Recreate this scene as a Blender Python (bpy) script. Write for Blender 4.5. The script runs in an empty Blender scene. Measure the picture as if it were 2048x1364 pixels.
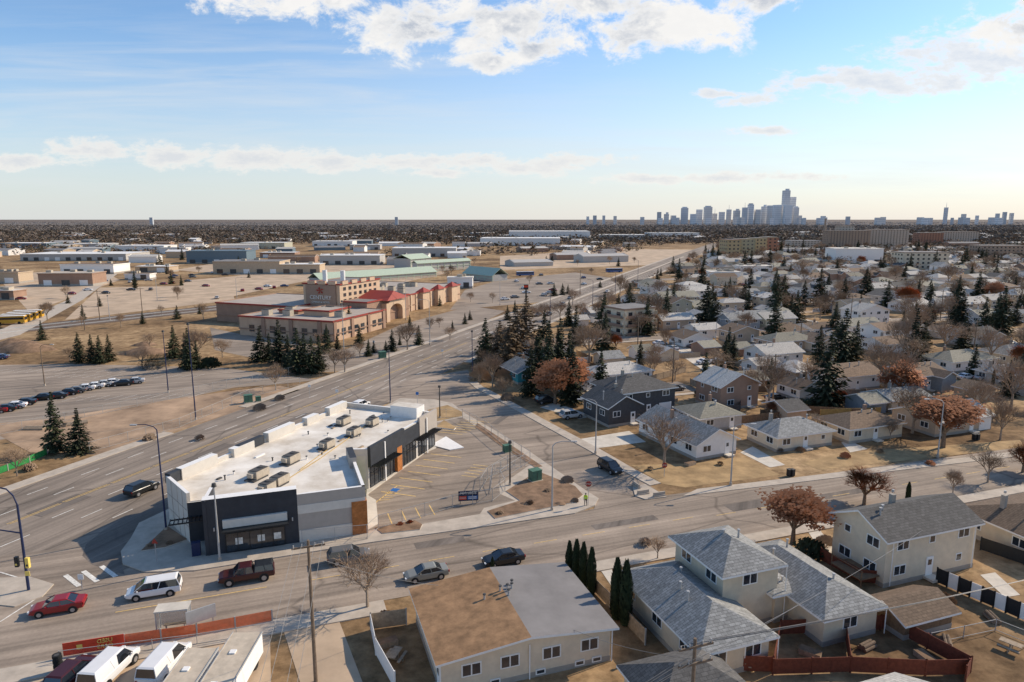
import bpy, math, random
from mathutils import Vector, Matrix
random.seed(11)
rad=math.radians
# ---------------- survey helper: sight lines from the drone onto the level ground plan -------------
H=38.0; F=1365.0; TH=math.atan(244/1365); sT,cT=math.sin(TH),math.cos(TH)
def G(px,py,h=0.0):
    v=(py-682)/F; t=(H-h)/(sT+v*cT); return Vector(((px-1024)/F*t,(cT-v*sT)*t,h))
def ZT(Y,py):
    v=(py-682)/F; return H-Y*(sT+v*cT)/(cT-v*sT)
GR=rad(19.6); AV=rad(69.0)
E1=Vector((math.cos(GR),math.sin(GR),0)); N1=Vector((-math.sin(GR),math.cos(GR),0))
A1=Vector((math.cos(AV),math.sin(AV),0)); P1=Vector((math.sin(AV),-math.cos(AV),0))
def Lx(Y): return -71.6+(Y-90.2)*.386
def Rx(Y):
    w=26 if Y<125 else (26-5*(Y-125)/75 if Y<200 else 21)
    return Lx(Y)+w/.933
sc=bpy.context.scene; col=sc.collection
# ---------------- materials -----------------
MATS={}
def M(name,c,rough=.85,var=.12,scale=1.5,bump=0.0,metal=0.0,rnd=0.0,c2=None,spec=.3,stretch=None,detail=4,alpha=None):
    if name in MATS: return MATS[name]
    m=bpy.data.materials.new(name); m.use_nodes=True; nt=m.node_tree; N=nt.nodes; L=nt.links
    b=N['Principled BSDF']; b.inputs['Roughness'].default_value=rough; b.inputs['Metallic'].default_value=metal
    b.inputs['Specular IOR Level'].default_value=spec
    tc=N.new('ShaderNodeTexCoord'); mp=N.new('ShaderNodeMapping'); L.new(tc.outputs['Object'],mp.inputs[0])
    if stretch:
        mp.inputs['Rotation'].default_value=(0,0,stretch[0]); mp.inputs['Scale'].default_value=(stretch[1],stretch[2],1)
    nz=N.new('ShaderNodeTexNoise'); nz.inputs['Scale'].default_value=scale; nz.inputs['Detail'].default_value=detail; nz.inputs['Roughness'].default_value=.65
    L.new(mp.outputs[0],nz.inputs['Vector'])
    rp=N.new('ShaderNodeValToRGB'); L.new(nz.outputs['Fac'],rp.inputs[0])
    a=tuple(max(0,x*(1-var)) for x in c)+(1,); d=(tuple(c2) if c2 else tuple(min(1,x*(1+var)) for x in c))+(1,)
    rp.color_ramp.elements[0].position=.32; rp.color_ramp.elements[1].position=.68
    rp.color_ramp.elements[0].color=a; rp.color_ramp.elements[1].color=d
    out=rp.outputs[0]
    if rnd>0:
        oi=N.new('ShaderNodeObjectInfo'); mr=N.new('ShaderNodeMapRange'); mr.inputs[3].default_value=1-rnd; mr.inputs[4].default_value=1+rnd
        L.new(oi.outputs['Random'],mr.inputs[0]); vm=N.new('ShaderNodeVectorMath'); vm.operation='SCALE'
        L.new(out,vm.inputs[0]); L.new(mr.outputs[0],vm.inputs['Scale']); out=vm.outputs[0]
    L.new(out,b.inputs['Base Color'])
    if bump>0:
        bp=N.new('ShaderNodeBump'); bp.inputs['Strength'].default_value=bump; bp.inputs['Distance'].default_value=.05
        L.new(nz.outputs['Fac'],bp.inputs['Height']); L.new(bp.outputs[0],b.inputs['Normal'])
    if alpha is not None: b.inputs['Alpha'].default_value=alpha
    MATS[name]=m; return m
def brickmat(name,c,c2,mort,bw,bh,msize=.02,rough=.9,var=.2,rnd=0):
    if name in MATS: return MATS[name]
    m=M(name+'_base',c,rough,var,3,rnd=rnd); del MATS[name+'_base']; m.name=name
    nt=m.node_tree;N=nt.nodes;L=nt.links;b=N['Principled BSDF']
    src=b.inputs['Base Color'].links[0].from_socket
    tc=N.new('ShaderNodeTexCoord'); bt=N.new('ShaderNodeTexBrick')
    L.new(tc.outputs['Object'],bt.inputs[0])
    bt.inputs['Scale'].default_value=1; bt.inputs['Brick Width'].default_value=bw; bt.inputs['Row Height'].default_value=bh; bt.inputs['Mortar Size'].default_value=msize
    bt.inputs['Color1'].default_value=(1,1,1,1); bt.inputs['Color2'].default_value=(c2,c2,c2,1); bt.inputs['Mortar'].default_value=(mort,mort,mort,1)
    mx=N.new('ShaderNodeMixRGB'); mx.blend_type='MULTIPLY'; mx.inputs[0].default_value=1
    L.new(src,mx.inputs[1]); L.new(bt.outputs[0],mx.inputs[2]); L.new(mx.outputs[0],b.inputs['Base Color'])
    MATS[name]=m; return m
def roadmat(name,c,rot,crack=.55):
    m=M(name,c,.92,.10,3.0,.04,detail=8); nt=m.node_tree;N=nt.nodes;L=nt.links;b=N['Principled BSDF']; src=b.inputs['Base Color'].links[0].from_socket
    tc=N.new('ShaderNodeTexCoord')
    def layer(src,kind,scale,sx,sy,lo,hi,p0,p1,det=6):
        mp=N.new('ShaderNodeMapping'); mp.vector_type='TEXTURE'; mp.inputs['Rotation'].default_value=(0,0,rot); L.new(tc.outputs['Object'],mp.inputs[0])
        m2=N.new('ShaderNodeMapping'); m2.inputs['Scale'].default_value=(sx,sy,1); L.new(mp.outputs[0],m2.inputs[0])
        if kind=='n':
            t=N.new('ShaderNodeTexNoise'); t.inputs['Scale'].default_value=scale; t.inputs['Detail'].default_value=det; t.inputs['Roughness'].default_value=.6; L.new(m2.outputs[0],t.inputs[0]); o=t.outputs['Fac']
        else:
            d=N.new('ShaderNodeTexNoise'); d.inputs['Scale'].default_value=.8; d.inputs['Detail'].default_value=5; L.new(m2.outputs[0],d.inputs[0]); ad=N.new('ShaderNodeMixRGB'); ad.inputs[0].default_value=.25; L.new(m2.outputs[0],ad.inputs[1]); L.new(d.outputs['Color'],ad.inputs[2])
            t=N.new('ShaderNodeTexVoronoi'); t.feature='DISTANCE_TO_EDGE'; t.inputs['Scale'].default_value=scale; L.new(ad.outputs[0],t.inputs[0]); o=t.outputs['Distance']
        r=N.new('ShaderNodeMapRange'); L.new(o,r.inputs[0]); r.inputs[1].default_value=p0;r.inputs[2].default_value=p1;r.inputs[3].default_value=lo;r.inputs[4].default_value=hi
        v=N.new('ShaderNodeVectorMath'); v.operation='SCALE'; L.new(src,v.inputs[0]); L.new(r.outputs[0],v.inputs['Scale']); return v.outputs[0]
    src=layer(src,'n',1,.012,.75,.70,1.2,.35,.65,5); src=layer(src,'n',1,.07,.09,.78,1.16,.35,.65,12); src=layer(src,'v',1,.045,.12,crack,1,.0,.014)
    L.new(src,b.inputs['Base Color']); return m
# palette
concrete=M('concrete',(.49,.415,.33),.9,.18,.6,.1,detail=9)
conc_w=M('pale_concrete',(.62,.555,.46),.9,.16,.6,detail=9)
kerbm=M('kerb_concrete',(.50,.43,.345),.9,.15,2)
asph=roadmat('asphalt',(.285,.23,.18),AV,.62)
asph2=roadmat('asphalt_street',(.335,.265,.202),GR,.62)
asph3=roadmat('asphalt_dark',(.20,.165,.135),AV,.88)
asphlot=roadmat('asphalt_lot',(.33,.262,.20),GR,.72)
gravel=M('gravel',(.50,.37,.25),.95,.26,.1,.1,detail=12)
dirt=M('bare_soil',(.24,.15,.09),.95,.45,.6,.4,detail=10)
lawn=M('dry_lawn',(.38,.25,.12),.95,.36,.35,.3,detail=12)
yel=M('yellow_paint',(.75,.50,.18),.8,.25,3); whp=M('white_paint',(.74,.70,.62),.8,.25,3)
white=M('white_trim',(.84,.81,.76),.6,.05,2); cream=M('cream_stucco',(.71,.59,.43),.9,.08,1.2,rnd=.06)
beige=M('beige_stucco',(.65,.54,.39),.9,.08,1.2,rnd=.06); tan=M('tan_stucco',(.52,.39,.27),.9,.1,1.2)
greyw=M('grey_siding',(.48,.45,.41),.8,.1,2,rnd=.1); darkw=M('charcoal_siding',(.075,.072,.072),.7,.15,2)
bluew=M('slate_siding',(.25,.28,.30),.8,.1,2); tealw=M('teal_siding',(.05,.27,.30),.8,.1,2); greenw=M('sage_siding',(.44,.42,.32),.8,.1,2)
whitew=M('white_siding',(.84,.79,.72),.8,.05,2,rnd=.05)
blackp=M('black_metal',(.018,.02,.022),.5,.2,3,spec=.4)
glass=M('window_glass',(.03,.037,.045),.08,.4,.7,spec=.9); frame=M('window_frame',(.80,.78,.73),.6,.05)
wood=M('cedar_panel',(.44,.16,.045),.7,.25,2,stretch=(0,1,6)); woodf=M('weathered_wood',(.36,.275,.19),.9,.25,3)
redf=M('maroon_fence',(.17,.048,.026),.85,.25,3); brownf=M('brown_fence',(.22,.14,.08),.85,.25,3)
shG=brickmat('grey_shingles',(.34,.335,.315),.66,.40,.6,.28,rnd=.1); shL=brickmat('light_grey_shingles',(.54,.50,.44),.82,.6,.6,.28,rnd=.18)
shD=brickmat('charcoal_shingles',(.115,.108,.10),.7,.5,.6,.28,rnd=.25); shB=brickmat('brown_shingles',(.235,.16,.105),.75,.5,.6,.28,rnd=.25)
shO=brickmat('olive_shingles',(.35,.32,.245),.8,.55,.6,.28,rnd=.18)
tar=M('gravel_tar_roof',(.30,.175,.09),.95,.34,1.0,.4,detail=12); rubber=M('rolled_roofing',(.22,.205,.195),.9,.16,.3,detail=9)
membr=M('white_membrane',(.70,.60,.47),.8,.22,.22,c2=(.90,.84,.74),detail=12)
navy=M('navy_pole',(.02,.03,.08),.5,.1); galv=M('galvanised_steel',(.45,.44,.42),.5,.1,metal=.2)
pole_w=M('utility_wood',(.20,.145,.10),.9,.25,3); hvac=M('hvac_beige',(.46,.39,.30),.6,.15,2); hvacd=M('hvac_dark',(.08,.075,.07),.7,.2)
redt=M('red_trim',(.32,.05,.035),.7,.1); tanc=M('casino_stucco',(.54,.37,.25),.9,.12,.4,detail=8); tand=M('casino_brown',(.34,.215,.15),.9,.12,.4,detail=8)
ctan=M('gold_stucco',(.60,.43,.29),.9,.1,.4)
gbox=M('utility_green',(.08,.17,.11),.6,.15); foundm=M('foundation',(.36,.32,.27),.9,.1)
bark=M('bark',(.20,.145,.10),.95,.3,4); barkg=M('grey_bark',(.30,.235,.175),.95,.3,4,rnd=.15)
twig=M('twigs',(.30,.21,.14),.95,.2,1,rnd=.3); twigo=M('russet_leaves',(.40,.155,.065),.9,.3,1,rnd=.2)
ndl=M('spruce_needles',(.016,.027,.013),.9,.5,.8,rnd=.3,c2=(.058,.066,.028)); ndlb=M('brown_spruce',(.11,.073,.042),.9,.4,.8,c2=(.18,.12,.065))
cedar=M('cedar_foliage',(.014,.032,.014),.9,.4,2,c2=(.04,.058,.025))
rubberT=M('tyre_rubber',(.02,.02,.02),.9,.1); rimm=M('wheel_rim',(.4,.4,.41),.35,.1,metal=.6)
hl=M('headlight_glass',(.7,.7,.68),.15,.05); tl=M('tail_light',(.35,.01,.01),.2,.05)
autog=M('car_glass',(.015,.018,.022),.05,.2,1,spec=1.0)
PA={k:M('paint_'+k,v,.28,.03,1,spec=.6) for k,v in dict(red=(.27,.014,.016),white=(.78,.76,.73),maroon=(.055,.01,.01),grey=(.13,.127,.122),sage=(.24,.235,.20),black=(.012,.013,.014),silver=(.5,.49,.47),blue=(.03,.06,.16),busblue=(.03,.10,.28),busyel=(.62,.33,.03)).items()}
orange=M('orange_mesh',(.85,.19,.06),.8,.15,2,alpha=.6); banner=M('red_banner',(.68,.07,.03),.7,.12); yeltx=M('banner_yellow',(.85,.62,.15),.7,.05)
greenf=M('green_tarp',(.03,.24,.06),.7,.2,2)
# ---------------- mesh builder -----------------
class MB:
    def __init__(s): s.v=[];s.f=[];s.mi=[];s.mats=[]
    def _m(s,m):
        if m not in s.mats: s.mats.append(m)
        return s.mats.index(m)
    def add(s,vs,fs,m):
        o=len(s.v); s.v.extend([tuple(v) for v in vs]); k=s._m(m)
        for f in fs: s.f.append([i+o for i in f]); s.mi.append(k)
    def box(s,cx,cy,cz,sx,sy,sz,m,top=None,rz=0,bot=True):
        vs=[]
        c,n=math.cos(rz),math.sin(rz)
        for dz in(-.5,.5):
            for dx,dy in((-.5,-.5),(.5,-.5),(.5,.5),(-.5,.5)):
                x,y=dx*sx,dy*sy; vs.append((cx+x*c-y*n,cy+x*n+y*c,cz+dz*sz))
        s.add(vs,[(0,1,5,4),(1,2,6,5),(2,3,7,6),(3,0,4,7)]+([(3,2,1,0)] if bot else []),m); 
        o=len(s.v)-8; s.f.append([o+4,o+5,o+6,o+7]); s.mi.append(s._m(top or m))
        return s
    def prism(s,poly,z0,z1,m,top=None):
        n=len(poly); ar=sum(poly[i][0]*poly[(i+1)%n][1]-poly[(i+1)%n][0]*poly[i][1] for i in range(n))
        if ar<0: poly=poly[::-1]
        vs=[(p[0],p[1],z0) for p in poly]+[(p[0],p[1],z1) for p in poly]
        s.add(vs,[(i,(i+1)%n,n+(i+1)%n,n+i) for i in range(n)],m)
        o=len(s.v)-2*n; s.f.append([o+n+i for i in range(n)]); s.mi.append(s._m(top or m)); return s
    def cyl(s,p0,p1,r0,r1,n,m,cap=True):
        p0=Vector(p0);p1=Vector(p1); d=(p1-p0)
        if d.length<1e-6: return s
        d.normalize(); a=d.orthogonal().normalized(); b=d.cross(a); vs=[]
        for p,r in((p0,r0),(p1,r1)):
            for i in range(n):
                t=2*math.pi*i/n; vs.append(p+(a*math.cos(t)+b*math.sin(t))*r)
        fs=[(i,(i+1)%n,n+(i+1)%n,n+i) for i in range(n)]
        if cap: fs+= [tuple(range(n-1,-1,-1)),tuple(range(n,2*n))]
        s.add(vs,fs,m); return s
    def mesh(s,name,smooth=False):
        me=bpy.data.meshes.new(name); me.from_pydata(s.v,[],s.f)
        for m in s.mats: me.materials.append(m)
        me.polygons.foreach_set('material_index',s.mi)
        if smooth: me.polygons.foreach_set('use_smooth',[True]*len(s.f))
        me.update(); return me
def ob(name,data,parent=None,loc=(0,0,0),rz=0,label=None,cat=None,group=None,kind=None,scale=None):
    o=bpy.data.objects.new(name,data); col.objects.link(o); o.location=loc; o.rotation_euler=(0,0,rz)
    if scale is not None: o.scale=scale if hasattr(scale,'__len__') else (scale,)*3
    if parent: o.parent=parent
    if label:o['label']=label
    if cat:o['category']=cat
    if group:o['group']=group
    if kind:o['kind']=kind
    return o
def clone(root,loc,rz=0,scale=None,label=None):
    def cp(o,par):
        n=o.copy(); col.objects.link(n)
        if par is not None: n.parent=par
        for c in o.children: cp(c,n)
        return n
    r=cp(root,None); r.location=loc; r.rotation_euler=(0,0,rz)
    if scale is not None: r.scale=scale if hasattr(scale,'__len__') else (scale,)*3
    if label:r['label']=label
    return r
def sheet(name,pts,z,m,label=None):
    n=len(pts); ar=sum(pts[i][0]*pts[(i+1)%n][1]-pts[(i+1)%n][0]*pts[i][1] for i in range(n))
    if ar<0: pts=pts[::-1]
    mb=MB(); mb.add([(p[0],p[1],z) for p in pts],[tuple(range(n))],m); return ob(name,mb.mesh(name),kind='structure')
def slab(name,pts,z0,z1,m,top=None):
    mb=MB(); mb.prism([(p[0],p[1]) for p in pts],z0,z1,m,top); return ob(name,mb.mesh(name),kind='structure')
def offs(pts,o):
    pts=[Vector((p[0],p[1],0)) for p in pts]; r=[]
    for i,p in enumerate(pts):
        a=pts[max(0,i-1)];b=pts[min(len(pts)-1,i+1)]; d=(b-a).normalized(); r.append(p+Vector((d.y,-d.x,0))*o)
    return r
def strip(name,pts,o0,o1,z0,z1,m):
    a=offs(pts,o0);b=offs(pts,o1); mb=MB(); n=len(a)
    for i in range(n-1):
        q=[a[i],a[i+1],b[i+1],b[i]]; 
        if z1-z0<.03:
            vs=[(p.x,p.y,z1) for p in q]; mb.add(vs,[(0,1,2,3)] if o1<o0 else [(3,2,1,0)],m)
        else: mb.prism([(p.x,p.y) for p in q],z0,z1,m)
    return ob(name,mb.mesh(name),kind='structure')
# ---------------- GROUND -----------------
def ground_mat():
    m=bpy.data.materials.new('ground_dry_grass'); m.use_nodes=True; nt=m.node_tree;N=nt.nodes;L=nt.links;b=N['Principled BSDF']
    b.inputs['Roughness'].default_value=.95; b.inputs['Specular IOR Level'].default_value=.1
    tc=N.new('ShaderNodeTexCoord')
    def nz(s,d=8):
        n=N.new('ShaderNodeTexNoise'); n.inputs['Scale'].default_value=s; n.inputs['Detail'].default_value=d; n.inputs['Roughness'].default_value=.7; L.new(tc.outputs['Object'],n.inputs[0]); return n
    a=nz(.03,14); r=N.new('ShaderNodeValToRGB'); L.new(a.outputs[0],r.inputs[0])
    e=r.color_ramp.elements; e[0].position=.36; e[0].color=(.16,.10,.056,1); e[1].position=.64; e[1].color=(.53,.37,.215,1)
    x=e.new(.5); x.color=(.34,.225,.125,1)
    c=nz(.5,12); r2=N.new('ShaderNodeValToRGB'); L.new(c.outputs[0],r2.inputs[0]); r2.color_ramp.elements[0].position=.34;r2.color_ramp.elements[1].position=.66
    r2.color_ramp.elements[0].color=(.5,.48,.44,1); r2.color_ramp.elements[1].color=(1.25,1.22,1.14,1)
    mx=N.new('ShaderNodeMixRGB'); mx.blend_type='MULTIPLY'; mx.inputs[0].default_value=1; L.new(r.outputs[0],mx.inputs[1]); L.new(r2.outputs[0],mx.inputs[2])
    sp=N.new('ShaderNodeSeparateXYZ'); L.new(tc.outputs['Object'],sp.inputs[0]); mr=N.new('ShaderNodeMapRange'); L.new(sp.outputs[1],mr.inputs[0])
    mr.inputs[1].default_value=900; mr.inputs[2].default_value=2800
    mx2=N.new('ShaderNodeMixRGB'); L.new(mr.outputs[0],mx2.inputs[0]); L.new(mx.outputs[0],mx2.inputs[1]); mx2.inputs[2].default_value=(.18,.145,.12,1)  # distance haze put into the ground colour: far part fades to grey-brown
    L.new(mx2.outputs[0],b.inputs['Base Color'])
    bp=N.new('ShaderNodeBump'); bp.inputs['Strength'].default_value=.35; bp.inputs['Distance'].default_value=.12; L.new(c.outputs[0],bp.inputs['Height']); L.new(bp.outputs[0],b.inputs['Normal'])
    return m
mb=MB(); S=40000; mb.add([(-S,-300,0),(S,-300,0),(S,S,0),(-S,S,0)],[(0,1,2,3)],ground_mat()); ob('ground',mb.mesh('ground'),kind='structure')
# avenue
Ys=[20,60,100,125,150,175,200,260,400,700,1100]
sheet('avenue_road',[(Lx(y),y) for y in Ys]+[(Rx(y),y) for y in Ys[::-1]],.03,asph)
def Fy(X): return 69.5+(X+34.9)*.347
def Ny(X): return 63.9+(X+11.4)*.35
XE=160
sheet('cross_street',[(-100,Ny(-100)),(XE,Ny(XE)),(XE,Fy(XE)-2.5),(90,Fy(90)-1.2),(21.4,90),(10,Fy(10)),(-34.9,69.5),(-43,71),(-47.5,76),(-100,60)],.042,asph2)
ss_r=[G(1330,992),G(1300,972),G(1250,945),G(1180,903),G(1080,848),G(1000,803),G(950,776),G(938,765),G(945,752)]
ss_l=[G(1175,985),G(1060,905),G(1000,868),G(930,828),G(900,806),G(860,800)]
sheet('side_street',[G(1180,1040)]+[p for p in [G(1360,1010)]]+ss_r+[G(935,740),G(820,760),G(740,800),G(800,806)]+ss_l[::-1]+[G(1195,998),G(1190,1012)],.036,asph2)
sheet('turning_lane',[G(345,1040),G(335,1000),G(260,1030),G(205,1062),G(172,1090),G(165,1112),G(185,1130),G(250,1150),G(244,1132),G(242,1105),G(262,1078)],.05,asph3)
# asphalt repair patches on the streets
for px,py,l,w_,dr in ((420,905,9,2.4,A1),(560,850,14,1.6,A1),(120,1010,7,3,A1),(700,790,10,2,A1),(880,1085,6,1.6,E1),(1250,1045,9,1.4,E1),(1500,1010,7,2.2,E1),(1000,840,6,1.4,A1),(1700,985,10,1.5,E1)):
    c=G(px,py); n=Vector((-dr.y,dr.x,0)); sheet('asphalt_patch',[c-dr*l/2-n*w_/2,c+dr*l/2-n*w_/2,c+dr*l/2+n*w_/2,c-dr*l/2+n*w_/2],.054,asph3)
blk=[(-47.2,81),G(262,1078),G(242,1105),G(246,1130),G(290,1146),G(390,1143),G(738,1087),G(1000,1050),G(1150,1028),G(1190,1012),G(1197,998),G(1175,985),G(1060,905),G(1000,868),G(930,828),G(905,808),G(870,800),(-24,142),(-26.6,134.5)]
slab('pavement_block',blk,0,.16,kerbm,concrete)
lot=[G(733,1064),G(770,1055),G(815,1042),G(845,1050),G(960,1030),G(968,1018),G(1030,1003),G(1000,990),G(998,975),G(1062,930),G(1005,896),G(945,850),G(925,836),G(868,848),G(868,870),G(900,880),G(855,905),G(738,990)]
sheet('parking_lot',lot,.172,asphlot)
slab('planting_bed',[G(975,1025),G(1040,1004),G(1012,985),G(1075,945),G(1150,975),G(1166,993),G(1145,1008),G(990,1040)],.0,.25,conc_w,dirt)
slab('planting_bed',[G(750,1058),G(830,1044),G(845,1052),G(840,1062),G(765,1070)],.0,.25,conc_w,dirt)
slab('planting_bed',[G(282,1105),G(335,1055),G(375,1082),G(330,1098)],.0,.24,conc_w,dirt)
slab('planting_bed',[G(868,846),G(855,822),G(895,812),G(925,826),G(925,834)],.0,.24,conc_w,lawn)
slab('planting_bed',[G(955,848),G(1010,884),G(1085,935),G(1072,938),G(1000,893),G(950,856)],.0,.22,conc_w,dirt)
slab('concrete_island',[G(862,893),G(892,876),G(928,898),G(900,903)],.0,.32,white,white)
slab('concrete_island',[G(872,857),G(888,843),G(912,858),G(908,862)],.0,.32,white,lawn)
slab('storefront_walk',[G(733,992),G(790,950),G(850,908),G(873,898),G(868,893),G(845,885),G(735,955)],.0,.26,conc_w,conc_w)
slab('walk_front',[G(733,1064),G(733,992),G(752,1003),G(757,1050)],.0,.25,conc_w,conc_w)
slab('sidewalk',[G(1365,993),G(2048,912),G(2300,880),G(2300,872),G(2048,902),G(1395,979)],0,.12,kerbm,concrete)
strip('sidewalk',ss_r[1:8],0,2.0,0,.12,concrete)
strip('sidewalk',[(x,Ny(x)) for x in(-62,-20,-13)],0,2.4,0,.12,concrete)
strip('sidewalk',[(x,Ny(x)) for x in(-8,10,40,80,XE)],0,2.0,0,.12,concrete)
strip('sidewalk',[(Lx(y),y) for y in(60,90,118)],0,-2.2,0,.12,concrete)
strip('sidewalk',[(Lx(y),y) for y in(135,150,175,240,400,700)],0,-2.0,0,.12,concrete)
strip('sidewalk',[(Rx(y),y) for y in(180,200,240,400,700)],0,2.0,0,.12,concrete)
strip('median_island',[(Lx(y)+10.2,y) for y in(215,260,400,700)],0,1.6,0,.18,concrete)
slab('corner_island',[G(1265,975),G(1290,970),G(1333,995),G(1290,1000),G(1270,993)],0,.15,kerbm,concrete)
slab('corner_island',[G(-60,1205),G(-60,1160),G(60,1155),G(108,1170),G(85,1195),G(30,1215)],0,.14,kerbm,concrete)
# lots left side
sheet('casino_parking',[G(430,700),G(640,745),G(800,735),G(960,648),G(1010,622),G(940,612),G(800,650),G(690,700),G(480,668),G(420,655)],.02,asphlot)
sheet('car_park',[G(-150,770),G(-150,900),G(110,865),G(260,820),G(470,775),G(560,768),G(640,760),G(440,735),G(140,728),G(0,730)],.024,asphlot)
sheet('bare_soil_lot',[G(-40,850),G(100,838),G(330,800),G(480,780),G(560,772),G(600,780),G(360,860),G(200,910),G(60,905)],.030,M('churned_soil',(.38,.255,.16),.95,.42,.15,.4,detail=12))
sheet('gravel_yard',[G(130,640),G(470,600),G(460,570),G(200,575)],.02,gravel)
sheet('gravel_yard',[G(0,560),G(60,625),G(240,560),G(200,540),G(60,545)],.02,gravel)
sheet('gravel_yard',[G(300,600),G(440,598),G(620,560),G(560,545),G(380,560)],.024,gravel)
sheet('parking_apron',[G(900,620),G(1130,600),G(1250,560),G(1150,545),G(1000,560),G(930,580)],.024,asphlot)
sheet('gravel_yard',[G(1000,540),G(1300,530),G(1450,500),G(1250,498),G(1000,512)],.02,gravel)
sheet('gravel_yard',[G(350,540),G(760,575),G(900,545),G(700,520),G(420,528)],.018,gravel)
sheet('side_road',[G(-40,690),G(40,670),G(165,600),G(235,548),G(215,548),G(135,600),G(0,660)],.028,concrete)
ball=M('railway_ballast',(.15,.105,.075),.95,.3,.5,.3)
rl=[G(-200,690),G(40,658),G(440,615),G(640,593),G(900,568),G(1000,556)]
strip('railway_ballast',rl,-9,9,0,.025,ball)
for o in(-5,-3.5,3.5,5): strip('railway_rail',rl,o,o+.12,.0,.18,galv)
for q in ([G(1150,880),G(1258,862),G(1292,884),G(1190,897)],[G(1080,815),G(1160,838),G(1185,832),G(1110,805)],[G(1480,905),G(1540,935),G(1570,930),G(1505,893)],[G(1700,905),G(1735,898),G(1700,882),G(1682,885)],[G(1330,690),G(1450,770),G(1480,770),G(1370,690)],[G(1550,860),G(1585,885),G(1600,885),G(1570,860)],[G(1580,1010),G(1660,1130),G(1690,1130),G(1600,1005)],[G(1180,1110),G(1235,1190),G(1255,1185),G(1200,1105)],[G(1960,1150),G(2010,1195),G(2040,1190),G(1990,1145)]):
    sheet('driveway',q,.03,conc_w)
sheet('lawn',[G(1262,930),G(1385,927),G(1490,915),G(1560,950),G(1370,975),G(1325,968)],.02,lawn)
sheet('lawn',[G(1600,925),G(1690,905),G(2040,880),G(2048,895),G(1640,940)],.02,lawn)
sheet('lane',[G(640,1205),G(560,1240),G(600,1364),G(610,1450),G(760,1450),G(725,1364),G(672,1225)],.03,gravel)
sheet('dealer_yard',[G(-60,1330),G(540,1262),G(545,1500),G(-60,1500)],.025,gravel)
# markings
mk=MB()
def dash(p,d,l,w,m,z=.062):
    n=Vector((-d.y,d.x,0)); a=p-d*l/2-n*w/2;b=p+d*l/2-n*w/2;c=p+d*l/2+n*w/2;e=p-d*l/2+n*w/2
    mk.add([(q.x,q.y,z) for q in(a,b,c,e)],[(0,1,2,3)],m)
for off in(3.6,7.1,14.2,17.7,21.5):
    y=84
    while y<520:
        if off<20 or y<125: dash(Vector((Lx(y)+off/.933,y,0)),A1,3,.15,whp)
        y+=7.5
for off in(10.6,10.95):
    y=84
    while y<212: dash(Vector((Lx(y)+off/.933,y,0)),A1,6.8,.11,yel); y+=6.8
for a,b in(((131,1151),(159,1173)),((167,1143),(195,1164)),((203,1133),(232,1154))):
    a=G(*a);b=G(*b); dash((a+b)/2,(b-a).normalized(),(b-a).length,.5,whp,.066)
for a,b in(((0,1145),(50,1160)),((0,1245),(70,1200)),((0,1095),(60,1070))):
    a=G(*a);b=G(*b); dash((a+b)/2,(b-a).normalized(),(b-a).length,.16,whp,.066)
x=-20
while x<110:
    dash(Vector((x,(Fy(x)+Ny(x))/2-(.6 if x>25 else 0),0)),E1,3,.10,yel,.058); x+=6
dash(Vector((-37,(Fy(-37)+Ny(-37))/2,0))+E1*5,E1,14,.12,yel,.058)
ob('lane_markings',mk.mesh('lane_markings'),kind='structure')
mk=MB()
s0=G(760,985);s1=G(872,900); d=(s1-s0).normalized(); L=(s1-s0).length; n=Vector((d.y,-d.x,0)); k=0
while k<L: dash(s0+d*k+n*2.9,n,5.4,.17,yel,.182); k+=2.75
for i in range(7): dash(G(900+i*9,868-i*4),n,4.8,.17,yel,.182)
for i in range(5): dash(G(985,950)+d*(i*1.2-2)+n*(-3),n,2.4,.15,yel,.182)
dash(G(765,997),d,9,.15,yel,.182)
for i in range(6): dash(G(752,1000)+d*(i*.8)+n*1.2,(n+d*.6).normalized(),1.8,.12,yel,.182)
for i in range(4): dash(G(780+i*28,1040-i*6),N1,3.4,.14,yel,.182)
hb=M('blue_paint',(.03,.15,.42),.7,.1); dash(G(790,982),d,1.1,1.1,hb,.184)
ob('stall_markings',mk.mesh('stall_markings'),kind='structure')
mk=MB()
for r_,(a,b) in enumerate(((G(110,752),G(420,752)),(G(0,742),G(300,742)),(G(60,800),G(420,790)))):
    dd=(b-a); n_=int(dd.length/2.8)
    for i in range(n_): dash(a+dd*(i/n_),A1,4.6,.10,whp,.034)
ob('stall_markings',mk.mesh('stall_markings'),kind='structure')
# ---------------- windows etc -----------------
def win_mesh(w,h,nm,bars=1,fr=frame):
    mb=MB(); mb.box(0,-.02,0,w,.06,h,fr); 
    pw=(w-.12*(bars+1))/bars if bars else w
    for i in range(bars): mb.box(-w/2+.12+pw/2+i*(pw+.12),-.045,0,pw,.03,h-.22,glass)
    return mb.mesh(nm)
WIN=win_mesh(1.7,1.15,'window',2); WINS=win_mesh(.9,.9,'window_small',1); WINB=win_mesh(.9,.5,'basement_window',1)
mbd=MB(); mbd.box(0,-.03,1.05,1.0,.08,2.1,white); mbd.box(0,-.08,1.5,.5,.02,.6,glass); mbd.box(0,-.6,-.12,1.4,1.2,.25,conc_w); DOOR=mbd.mesh('door')
mbd=MB(); mbd.box(0,-.03,1.15,2.9,.08,2.3,white)
for i in range(4): mbd.box(0,-.075,.32+i*.56,2.7,.02,.5,whitew)
GDOOR=mbd.mesh('garage_door')
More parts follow.
